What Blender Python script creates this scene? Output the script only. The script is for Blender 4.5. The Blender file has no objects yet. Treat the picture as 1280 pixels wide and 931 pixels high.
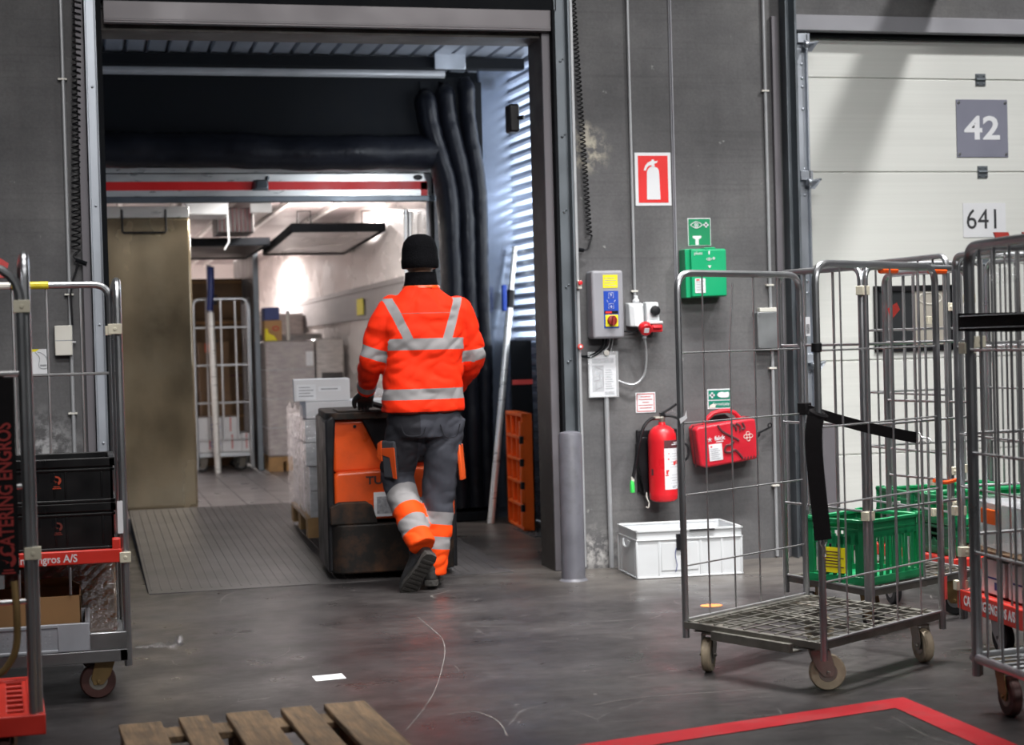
import bpy, math, random
from mathutils import Vector, Matrix, noise
random.seed(7)
scene = bpy.context.scene
C = scene.collection
PI = math.pi

# ---------------------------------------------------------------- camera
ROLL, PITCH, YAW = -.02703, .01679, .2483
CAM = Vector((0, -9.159, 1.28))
_f = Vector((math.sin(YAW) * math.cos(PITCH), math.cos(YAW) * math.cos(PITCH), -math.sin(PITCH)))
_r = Vector((math.cos(YAW), -math.sin(YAW), 0))
_u = _r.cross(_f)
_r2 = math.cos(ROLL) * _r + math.sin(ROLL) * _u
_u2 = -math.sin(ROLL) * _r + math.cos(ROLL) * _u
cd = bpy.data.cameras.new('camera')
cam = bpy.data.objects.new('camera', cd)
C.objects.link(cam)
cam.matrix_world = Matrix(((_r2.x, _u2.x, -_f.x, CAM.x), (_r2.y, _u2.y, -_f.y, CAM.y), (_r2.z, _u2.z, -_f.z, CAM.z), (0, 0, 0, 1)))
cd.sensor_width = 36
cd.lens = 36 * 2120 / 1280
cd.clip_end = 100
cd.dof.use_dof = True
cd.dof.focus_distance = 7.4
cd.dof.aperture_fstop = 2.8
scene.camera = cam

# ---------------------------------------------------------------- world, lights, exposure
w = bpy.data.worlds.new('hall')
scene.world = w
w.use_nodes = True
w.node_tree.nodes['Background'].inputs[0].default_value = (.92, .95, 1, 1)
w.node_tree.nodes['Background'].inputs[1].default_value = .045
scene.view_settings.view_transform = 'Standard'
scene.view_settings.look = 'None'
scene.view_settings.gamma = 1
scene.view_settings.use_curve_mapping = False
scene.view_settings.exposure = 0


def area(name, loc, target, sx, sy, power, col=(1, 1, 1), spread=180):
    l = bpy.data.lights.new(name, 'AREA')
    l.shape = 'RECTANGLE'
    l.size, l.size_y = sx, sy
    l.energy = power
    l.color = col
    l.spread = math.radians(spread)
    o = bpy.data.objects.new(name, l)
    C.objects.link(o)
    o.location = loc
    o.rotation_euler = (Vector(target) - Vector(loc)).to_track_quat('-Z', 'Y').to_euler()
    return o


WARM = (1, .985, .965)
# fluorescent rows under the hall roof
area('hall_row_near_wall', (3.2, -2.3, 6.2), (3.2, -2.05, 0), 2.8, .25, 150, WARM, 62)
area('hall_row_left', (-.6, -3.0, 6.2), (-.6, -2.6, 0), 3.0, .25, 34, WARM, 72)
area('hall_row_middle', (1.8, -6.5, 6.2), (2.0, 0, .2), 6.0, .4, 52, WARM, 60)
area('hall_row_right', (6.1, -3.2, 6.0), (5.0, 0, 1.4), .32, .32, 72, WARM, 110)
area('hall_row_back', (3.2, -11.5, 5.5), (2.4, 0, .6), 5.0, .6, 38, WARM, 50)

# ---------------------------------------------------------------- geometry helpers
def V(*a):
    return Vector(a)


class G:
    """collects vertices and faces, then links them as ONE mesh object"""

    def __init__(s):
        s.v, s.f, s.m, s.mi = [], [], [], 0
        s.M = None

    def add(s, vs, fs):
        b = len(s.v)
        for p in vs:
            p = Vector(p)
            s.v.append(s.M @ p if s.M else p)
        for f in fs:
            s.f.append([b + i for i in f])
            s.m.append(s.mi)
        return s

    def box(s, x0, x1, y0, y1, z0, z1):
        vs = [(x, y, z) for z in (z0, z1) for y in (y0, y1) for x in (x0, x1)]
        return s.add(vs, [(0, 2, 3, 1), (4, 5, 7, 6), (0, 1, 5, 4), (2, 6, 7, 3), (0, 4, 6, 2), (1, 3, 7, 5)])

    def hexa(s, bottom, top):
        n = len(bottom)
        return s.add(list(bottom) + list(top), [tuple(range(n))[::-1], tuple(range(n, 2 * n))] + [(i, (i + 1) % n, n + (i + 1) % n, n + i) for i in range(n)])

    def prism(s, poly, d0, d1, plane='xz'):
        """poly: 2-D outline; extruded along the third axis from d0 to d1"""
        def mk(a, b, d):
            return {'xz': (a, d, b), 'xy': (a, b, d), 'yz': (d, a, b)}[plane]
        return s.hexa([mk(a, b, d0) for a, b in poly], [mk(a, b, d1) for a, b in poly])

    def tube(s, pts, r, n=8, closed=False, rr=None):
        pts = [Vector(p) for p in pts]
        k = len(pts)
        if k < 2:
            return s
        tan = []
        for i in range(k):
            if closed:
                t = pts[(i + 1) % k] - pts[i - 1]
            else:
                t = pts[min(i + 1, k - 1)] - pts[max(i - 1, 0)]
            tan.append(t.normalized() if t.length > 1e-9 else Vector((0, 0, 1)))
        a = Vector((0, 0, 1)) if abs(tan[0].z) < .9 else Vector((1, 0, 0))
        nrm = (a - tan[0] * a.dot(tan[0])).normalized()
        vs = []
        for i in range(k):
            nrm = (nrm - tan[i] * nrm.dot(tan[i]))
            nrm = nrm.normalized() if nrm.length > 1e-6 else tan[i].orthogonal().normalized()
            bi = tan[i].cross(nrm)
            q = rr[i] if rr else r
            for j in range(n):
                t = 2 * PI * j / n
                vs.append(pts[i] + nrm * (q * math.cos(t)) + bi * (q * math.sin(t)))
        fs = []
        for i in range(k if closed else k - 1):
            i2 = (i + 1) % k
            for j in range(n):
                j2 = (j + 1) % n
                fs.append((i * n + j, i * n + j2, i2 * n + j2, i2 * n + j))
        if not closed:
            fs.append(tuple(range(n))[::-1])
            fs.append(tuple((k - 1) * n + j for j in range(n)))
        return s.add(vs, fs)

    def loft(s, rings, cap=True):
        n = len(rings[0])
        vs = [p for r in rings for p in r]
        fs = []
        for i in range(len(rings) - 1):
            for j in range(n):
                j2 = (j + 1) % n
                fs.append((i * n + j, i * n + j2, (i + 1) * n + j2, (i + 1) * n + j))
        if cap:
            fs.append(tuple(range(n))[::-1])
            fs.append(tuple((len(rings) - 1) * n + j for j in range(n)))
        return s.add(vs, fs)

    def lathe(s, prof, c=(0, 0, 0), axis='z', n=20):
        """prof: list of (radius, height)"""
        rings = []
        for r, h in prof:
            ring = []
            for j in range(n):
                t = 2 * PI * j / n
                a, b = r * math.cos(t), r * math.sin(t)
                p = {'z': (a, b, h), 'y': (b, h, a), 'x': (h, a, b)}[axis]
                ring.append((c[0] + p[0], c[1] + p[1], c[2] + p[2]))
            rings.append(ring)
        return s.loft(rings)

    def quad(s, a, b, c, d):
        return s.add([a, b, c, d], [(0, 1, 2, 3)])

    def text(s, txt, size, o, ex=(1, 0, 0), ey=(0, 0, 1), align='CENTER', depth=.0012, bold=0.0, sx=1.0):
        """lettering laid on a surface: origin o, reading direction ex, up ey"""
        cu = bpy.data.curves.new('lettering', 'FONT')
        cu.body = txt
        cu.size = size
        cu.align_x = align
        cu.align_y = 'CENTER'
        cu.extrude = depth / 2
        cu.offset = bold
        cu.resolution_u = 3
        ob = bpy.data.objects.new('lettering', cu)
        C.objects.link(ob)
        dg = bpy.context.evaluated_depsgraph_get()
        me = bpy.data.meshes.new_from_object(ob.evaluated_get(dg))
        ex, ey = Vector(ex).normalized(), Vector(ey).normalized()
        ez = ex.cross(ey)
        o = Vector(o)
        s.add([o + ex * (v.co.x * sx) + ey * v.co.y + ez * v.co.z for v in me.vertices], [tuple(p.vertices) for p in me.polygons])
        bpy.data.objects.remove(ob)
        bpy.data.curves.remove(cu)
        bpy.data.meshes.remove(me)
        return s

    def mesh(s, name, mats):
        me = bpy.data.meshes.new(name)
        me.from_pydata([tuple(p) for p in s.v], [], s.f)
        if not isinstance(mats, (list, tuple)):
            mats = [mats]
        for m in mats:
            me.materials.append(m)
        if len(mats) > 1:
            for p, i in zip(me.polygons, s.m):
                p.material_index = min(i, len(mats) - 1)
        return me

    def build(s, name, mats, parent=None, bevel=0, seg=2, smooth=30):
        me = s.mesh(name, mats)
        if smooth:
            me.shade_smooth()
            me.set_sharp_from_angle(angle=math.radians(smooth))
        ob = bpy.data.objects.new(name, me)
        C.objects.link(ob)
        if parent:
            ob.parent = parent
        if bevel:
            b = ob.modifiers.new('edge', 'BEVEL')
            b.width = bevel
            b.segments = seg
            b.limit_method = 'ANGLE'
            b.angle_limit = math.radians(40)
        return ob


def tag(o, label, cat, group=None, kind=None):
    o['label'] = label
    o['category'] = cat
    if group:
        o['group'] = group
    if kind:
        o['kind'] = kind
    return o


def thing(name, label, cat, loc=(0, 0, 0), rotz=0, group=None):
    o = bpy.data.objects.new(name, None)
    C.objects.link(o)
    o.empty_display_size = .1
    o.location = loc
    o.rotation_euler = (0, 0, rotz)
    return tag(o, label, cat, group)


def struct(o, label=None):
    o['kind'] = 'structure'
    if label:
        o['label'] = label
    return o


def copy_tree(o, parent=None):
    c = o.copy()
    C.objects.link(c)
    if parent:
        c.parent = parent
    for ch in list(o.children):
        copy_tree(ch, c)
    return c


def arc(p0, corner, p1, n=5):
    """rounded corner between p0 and p1 (quadratic)"""
    p0, corner, p1 = Vector(p0), Vector(corner), Vector(p1)
    return [(1 - t) ** 2 * p0 + 2 * t * (1 - t) * corner + t * t * p1 for t in [i / n for i in range(n + 1)]]


def spline(pts, k=8):
    """Catmull-Rom through the points"""
    P = [Vector(p) for p in pts]
    P = [P[0] * 2 - P[1]] + P + [P[-1] * 2 - P[-2]]
    out = []
    for i in range(1, len(P) - 2):
        a, b, c, d = P[i - 1:i + 3]
        for j in range(k):
            t = j / k
            out.append(.5 * ((2 * b) + (c - a) * t + (2 * a - 5 * b + 4 * c - d) * t * t + (3 * b - a - 3 * c + d) * t ** 3))
    out.append(P[-2])
    return out


# ---------------------------------------------------------------- materials
def nodes(name):
    m = bpy.data.materials.new(name)
    m.use_nodes = True
    nt = m.node_tree
    b = nt.nodes['Principled BSDF']
    return m, nt, b


def N(nt, kind, **kw):
    n = nt.nodes.new(kind)
    for k, v in kw.items():
        if isinstance(k, str) and hasattr(n, k):
            setattr(n, k, v)
    return n


def rgb(c):
    return (*c, 1) if len(c) == 3 else c


def mat(name, col, rough=.5, metal=0, vary=.12, scale=6, stretch=(1, 1, 1), bump=0, bscale=None, rvary=.1, spec=None, coord='Object', dirt=None, dscale=2.0, damount=.5, coat=0):
    m, nt, b = nodes(name)
    L = nt.links
    tc = N(nt, 'ShaderNodeTexCoord')
    mp = N(nt, 'ShaderNodeMapping')
    mp.inputs['Scale'].default_value = stretch
    L.new(tc.outputs[coord], mp.inputs[0])
    nz = N(nt, 'ShaderNodeTexNoise')
    nz.inputs['Scale'].default_value = scale
    nz.inputs['Detail'].default_value = 5
    L.new(mp.outputs[0], nz.inputs[0])
    rp = N(nt, 'ShaderNodeMapRange')
    rp.inputs[1].default_value, rp.inputs[2].default_value = .3, .7
    rp.inputs[3].default_value, rp.inputs[4].default_value = 1 - vary, 1 + vary
    L.new(nz.outputs[0], rp.inputs[0])
    mx = N(nt, 'ShaderNodeMix', data_type='RGBA', blend_type='MULTIPLY')
    mx.inputs[0].default_value = 1
    mx.inputs[6].default_value = rgb(col)
    L.new(rp.outputs[0], mx.inputs[7])
    out = mx.outputs[2]
    if dirt:
        n2 = N(nt, 'ShaderNodeTexNoise')
        n2.inputs['Scale'].default_value = dscale
        n2.inputs['Detail'].default_value = 8
        n2.inputs['Roughness'].default_value = .65
        L.new(tc.outputs[coord], n2.inputs[0])
        r2 = N(nt, 'ShaderNodeMapRange')
        r2.inputs[1].default_value, r2.inputs[2].default_value = .48, .72
        r2.inputs[3].default_value, r2.inputs[4].default_value = 0, damount
        L.new(n2.outputs[0], r2.inputs[0])
        m2 = N(nt, 'ShaderNodeMix', data_type='RGBA')
        L.new(r2.outputs[0], m2.inputs[0])
        L.new(out, m2.inputs[6])
        m2.inputs[7].default_value = rgb(dirt)
        out = m2.outputs[2]
    L.new(out, b.inputs['Base Color'])
    rr = N(nt, 'ShaderNodeMapRange')
    rr.inputs[1].default_value, rr.inputs[2].default_value = .3, .7
    rr.inputs[3].default_value, rr.inputs[4].default_value = max(0, rough - rvary), min(1, rough + rvary)
    L.new(nz.outputs[0], rr.inputs[0])
    L.new(rr.outputs[0], b.inputs['Roughness'])
    b.inputs['Metallic'].default_value = metal
    if spec is not None:
        b.inputs['Specular IOR Level'].default_value = spec
    if coat:
        b.inputs['Coat Weight'].default_value = coat
    if bump:
        bz = N(nt, 'ShaderNodeTexNoise')
        bz.inputs['Scale'].default_value = bscale or scale * 4
        bz.inputs['Detail'].default_value = 4
        L.new(mp.outputs[0], bz.inputs[0])
        bp = N(nt, 'ShaderNodeBump')
        bp.inputs['Strength'].default_value = bump
        bp.inputs['Distance'].default_value = .01
        L.new(bz.outputs[0], bp.inputs['Height'])
        L.new(bp.outputs[0], b.inputs['Normal'])
    return m


def concrete():
    m, nt, b = nodes('cast concrete')
    L = nt.links
    tc = N(nt, 'ShaderNodeTexCoord')
    def noise_(scale, stretch=(1, 1, 1), detail=8, rough=.6):
        mp = N(nt, 'ShaderNodeMapping')
        mp.inputs['Scale'].default_value = stretch
        L.new(tc.outputs['Object'], mp.inputs[0])
        n = N(nt, 'ShaderNodeTexNoise')
        n.inputs['Scale'].default_value = scale
        n.inputs['Detail'].default_value = detail
        n.inputs['Roughness'].default_value = rough
        L.new(mp.outputs[0], n.inputs[0])
        return n.outputs[0]
    def ramp(src, stops):
        r = N(nt, 'ShaderNodeValToRGB')
        r.color_ramp.elements[0].position = stops[0][0]
        r.color_ramp.elements[0].color = rgb(stops[0][1])
        r.color_ramp.elements[1].position = stops[-1][0]
        r.color_ramp.elements[1].color = rgb(stops[-1][1])
        for p, c in stops[1:-1]:
            e = r.color_ramp.elements.new(p)
            e.color = rgb(c)
        L.new(src, r.inputs[0])
        return r.outputs[0]
    def mix(f, a, c, mode='MIX'):
        x = N(nt, 'ShaderNodeMix', data_type='RGBA', blend_type=mode)
        if isinstance(f, float):
            x.inputs[0].default_value = f
        else:
            L.new(f, x.inputs[0])
        for s_, q in ((6, a), (7, c)):
            if isinstance(q, tuple):
                x.inputs[s_].default_value = rgb(q)
            else:
                L.new(q, x.inputs[s_])
        return x.outputs[2]
    base = ramp(noise_(1.1, (1, 1, 1.6)), [(.3, (.076, .075, .079)), (.5, (.115, .113, .118)), (.72, (.175, .172, .173))])
    streak = ramp(noise_(5, (1, 1, .22)), [(.35, (.82, .82, .82)), (.6, (1, 1, 1)), (.8, (1.1, 1.1, 1.08))])
    lines = ramp(noise_(3, (.25, 1, 14), 6), [(.34, (.78, .78, .78)), (.46, (1, 1, 1)), (.8, (1.05, 1.05, 1.05))])
    fine = ramp(noise_(60), [(.3, (.85, .85, .85)), (.7, (1.12, 1.12, 1.12))])
    c = mix(1.0, base, streak, 'MULTIPLY')
    c = mix(.55, c, lines, 'MULTIPLY')
    c = mix(.8, c, fine, 'MULTIPLY')
    spots = ramp(noise_(14, detail=3), [(.70, (0, 0, 0)), (.76, (1, 1, 1))])
    c = mix(spots, c, (.25, .25, .245))
    # pale splashes of filler beside the coiled cable and at the foot of the wall
    for ctr, rad, col_ in (((2.80, 0, 2.36), .15, (.42, .39, .32)), ((2.77, 0, 2.47), .07, (.40, .37, .31)), ((2.78, 0, .10), .17, (.42, .41, .40)), ((-.25, 0, .75), .30, (.36, .36, .37))):
        vd = N(nt, 'ShaderNodeVectorMath', operation='DISTANCE')
        L.new(tc.outputs['Object'], vd.inputs[0])
        vd.inputs[1].default_value = ctr
        mr_ = N(nt, 'ShaderNodeMapRange')
        mr_.inputs[1].default_value, mr_.inputs[2].default_value = rad * .3, rad
        mr_.inputs[3].default_value, mr_.inputs[4].default_value = 1, 0
        L.new(vd.outputs['Value'], mr_.inputs[0])
        mm_ = N(nt, 'ShaderNodeMath', operation='MULTIPLY')
        L.new(mr_.outputs[0], mm_.inputs[0])
        L.new(ramp(noise_(13, rough=.7), [(.45, (0, 0, 0)), (.58, (1, 1, 1))]), mm_.inputs[1])
        c = mix(mm_.outputs[0], c, col_)
    L.new(c, b.inputs['Base Color'])
    b.inputs['Roughness'].default_value = .75
    bp = N(nt, 'ShaderNodeBump')
    bp.inputs['Strength'].default_value = .25
    bp.inputs['Distance'].default_value = .008
    L.new(noise_(25), bp.inputs['Height'])
    L.new(bp.outputs[0], b.inputs['Normal'])
    return m


def floor_mat():
    m, nt, b = nodes('worn polished concrete')
    L = nt.links
    tc = N(nt, 'ShaderNodeTexCoord')
    def noise_(scale, stretch=(1, 1, 1), detail=8, rough=.6, rot=0):
        mp = N(nt, 'ShaderNodeMapping')
        mp.inputs['Scale'].default_value = stretch
        mp.inputs['Rotation'].default_value = (0, 0, rot)
        L.new(tc.outputs['Object'], mp.inputs[0])
        n = N(nt, 'ShaderNodeTexNoise')
        n.inputs['Scale'].default_value = scale
        n.inputs['Detail'].default_value = detail
        n.inputs['Roughness'].default_value = rough
        L.new(mp.outputs[0], n.inputs[0])
        return n.outputs[0]
    def ramp(src, stops):
        r = N(nt, 'ShaderNodeValToRGB')
        r.color_ramp.elements[0].position = stops[0][0]
        r.color_ramp.elements[0].color = rgb(stops[0][1])
        r.color_ramp.elements[1].position = stops[-1][0]
        r.color_ramp.elements[1].color = rgb(stops[-1][1])
        for p, c in stops[1:-1]:
            e = r.color_ramp.elements.new(p)
            e.color = rgb(c)
        L.new(src, r.inputs[0])
        return r.outputs[0]
    def mix(f, a, c, mode='MIX'):
        x = N(nt, 'ShaderNodeMix', data_type='RGBA', blend_type=mode)
        if isinstance(f, float):
            x.inputs[0].default_value = f
        else:
            L.new(f, x.inputs[0])
        for s_, q in ((6, a), (7, c)):
            if isinstance(q, tuple):
                x.inputs[s_].default_value = rgb(q)
            else:
                L.new(q, x.inputs[s_])
        return x.outputs[2]
    big = ramp(noise_(.8), [(.30, (.020, .018, .0195)), (.5, (.038, .0345, .0355)), (.70, (.070, .064, .063))])
    mott = ramp(noise_(20, (.7, 1.4, 1), detail=8, rough=.7, rot=.35), [(.25, (.60, .60, .60)), (.5, (1, 1, 1)), (.78, (1.45, 1.42, 1.38))])
    c = mix(1.0, big, mott, 'MULTIPLY')
    sm1 = ramp(noise_(1.5, (.8, 1.2, 1), detail=12, rough=.68, rot=.5), [(.28, (.50, .50, .50)), (.5, (.95, .95, .95)), (.74, (1.4, 1.4, 1.4))])
    sm2 = ramp(noise_(4.2, (.5, 1.6, 1), detail=12, rough=.7, rot=-.6), [(.28, (.55, .55, .55)), (.62, (1.12, 1.12, 1.12))])
    c = mix(.9, c, sm1, 'MULTIPLY')
    c = mix(.7, c, sm2, 'MULTIPLY')
    # pale dusty band along the foot of the wall, worn by the swept dust
    sx = N(nt, 'ShaderNodeSeparateXYZ')
    L.new(tc.outputs['Object'], sx.inputs[0])
    d = N(nt, 'ShaderNodeMapRange')
    d.inputs[1].default_value, d.inputs[2].default_value = -1.3, -.1
    d.inputs[3].default_value, d.inputs[4].default_value = 0, 1
    L.new(sx.outputs[1], d.inputs[0])
    dx = N(nt, 'ShaderNodeMapRange')
    dx.inputs[1].default_value, dx.inputs[2].default_value = 1.9, 3.0
    L.new(sx.outputs[0], dx.inputs[0])
    mm = N(nt, 'ShaderNodeMath', operation='MULTIPLY')
    L.new(d.outputs[0], mm.inputs[0])
    L.new(dx.outputs[0], mm.inputs[1])
    m3 = N(nt, 'ShaderNodeMath', operation='MULTIPLY')
    L.new(mm.outputs[0], m3.inputs[0])
    L.new(ramp(noise_(3.5, (.6, 1.5, 1)), [(.3, (.2, .2, .2)), (.7, (1, 1, 1))]), m3.inputs[1])
    c = mix(m3.outputs[0], c, (.20, .18, .16))
    chips = ramp(noise_(16, detail=2), [(.735, (0, 0, 0)), (.755, (1, 1, 1))])
    c = mix(chips, c, (.17, .155, .145))
    # thin pale scratches: edges of large warped cells, broken up by noise
    wz = N(nt, 'ShaderNodeTexNoise')
    wz.inputs['Scale'].default_value = .9
    L.new(tc.outputs['Object'], wz.inputs[0])
    wm = N(nt, 'ShaderNodeMix', data_type='RGBA')
    wm.inputs[0].default_value = .35
    L.new(tc.outputs['Object'], wm.inputs[6])
    L.new(wz.outputs['Color'], wm.inputs[7])
    for sc_, th in ((.8, .0014), (1.9, .0018)):
        vo = N(nt, 'ShaderNodeTexVoronoi', feature='DISTANCE_TO_EDGE')
        vo.inputs['Scale'].default_value = sc_
        L.new(wm.outputs[2], vo.inputs[0])
        lt = N(nt, 'ShaderNodeMath', operation='LESS_THAN')
        L.new(vo.outputs[0], lt.inputs[0])
        lt.inputs[1].default_value = th
        mk = N(nt, 'ShaderNodeMath', operation='MULTIPLY')
        L.new(lt.outputs[0], mk.inputs[0])
        L.new(ramp(noise_(2.3 * sc_), [(.52, (0, 0, 0)), (.62, (.7, .7, .7))]), mk.inputs[1])
        c = mix(mk.outputs[0], c, (.20, .185, .175))
    L.new(c, b.inputs['Base Color'])
    rg = N(nt, 'ShaderNodeMapRange')
    rg.inputs[1].default_value, rg.inputs[2].default_value = .3, .7
    rg.inputs[3].default_value, rg.inputs[4].default_value = .24, .46
    b.inputs['Specular IOR Level'].default_value = .26
    L.new(noise_(3.5), rg.inputs[0])
    L.new(rg.outputs[0], b.inputs['Roughness'])
    bp = N(nt, 'ShaderNodeBump')
    bp.inputs['Strength'].default_value = .035
    bp.inputs['Distance'].default_value = .01
    L.new(noise_(30, detail=10, rough=.7), bp.inputs['Height'])
    L.new(bp.outputs[0], b.inputs['Normal'])
    return m


def clear(name, col, alpha, rough=.25):
    m, nt, b = nodes(name)
    b.inputs['Base Color'].default_value = rgb(col)
    b.inputs['Alpha'].default_value = alpha
    b.inputs['Roughness'].default_value = rough
    nz = N(nt, 'ShaderNodeTexNoise')
    nz.inputs['Scale'].default_value = 30
    bp = N(nt, 'ShaderNodeBump')
    bp.inputs['Strength'].default_value = .3
    bp.inputs['Distance'].default_value = .01
    nt.links.new(nz.outputs[0], bp.inputs['Height'])
    nt.links.new(bp.outputs[0], b.inputs['Normal'])
    return m


def wrap_mat(name, col, dirty=(.6, .55, .5)):
    """stretch film over pale boxes"""
    return mat(name, col, .16, 0, .22, 9, (1, 1, 4), bump=.6, bscale=26, dirt=dirty, dscale=5, damount=.45, coat=.5)


def film_mat(lo=.09):
    m, nt, b = nodes('clear film')
    L = nt.links
    nt.nodes.remove(b)
    out = nt.nodes['Material Output']
    tr_ = N(nt, 'ShaderNodeBsdfTransparent')
    gl = N(nt, 'ShaderNodeBsdfGlossy')
    gl.inputs['Roughness'].default_value = .14
    gl.inputs['Color'].default_value = (.95, .96, 1, 1)
    lw = N(nt, 'ShaderNodeLayerWeight')
    lw.inputs[0].default_value = .25
    mr = N(nt, 'ShaderNodeMapRange')
    mr.inputs[3].default_value, mr.inputs[4].default_value = lo, .55
    L.new(lw.outputs['Facing'], mr.inputs[0])
    mx = N(nt, 'ShaderNodeMixShader')
    L.new(mr.outputs[0], mx.inputs[0])
    L.new(tr_.outputs[0], mx.inputs[1])
    L.new(gl.outputs[0], mx.inputs[2])
    L.new(mx.outputs[0], out.inputs[0])
    nz = N(nt, 'ShaderNodeTexNoise')
    nz.inputs['Scale'].default_value = 38
    bp = N(nt, 'ShaderNodeBump')
    bp.inputs['Strength'].default_value = .5
    bp.inputs['Distance'].default_value = .01
    L.new(nz.outputs[0], bp.inputs['Height'])
    L.new(bp.outputs[0], gl.inputs['Normal'])
    return m


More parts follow.
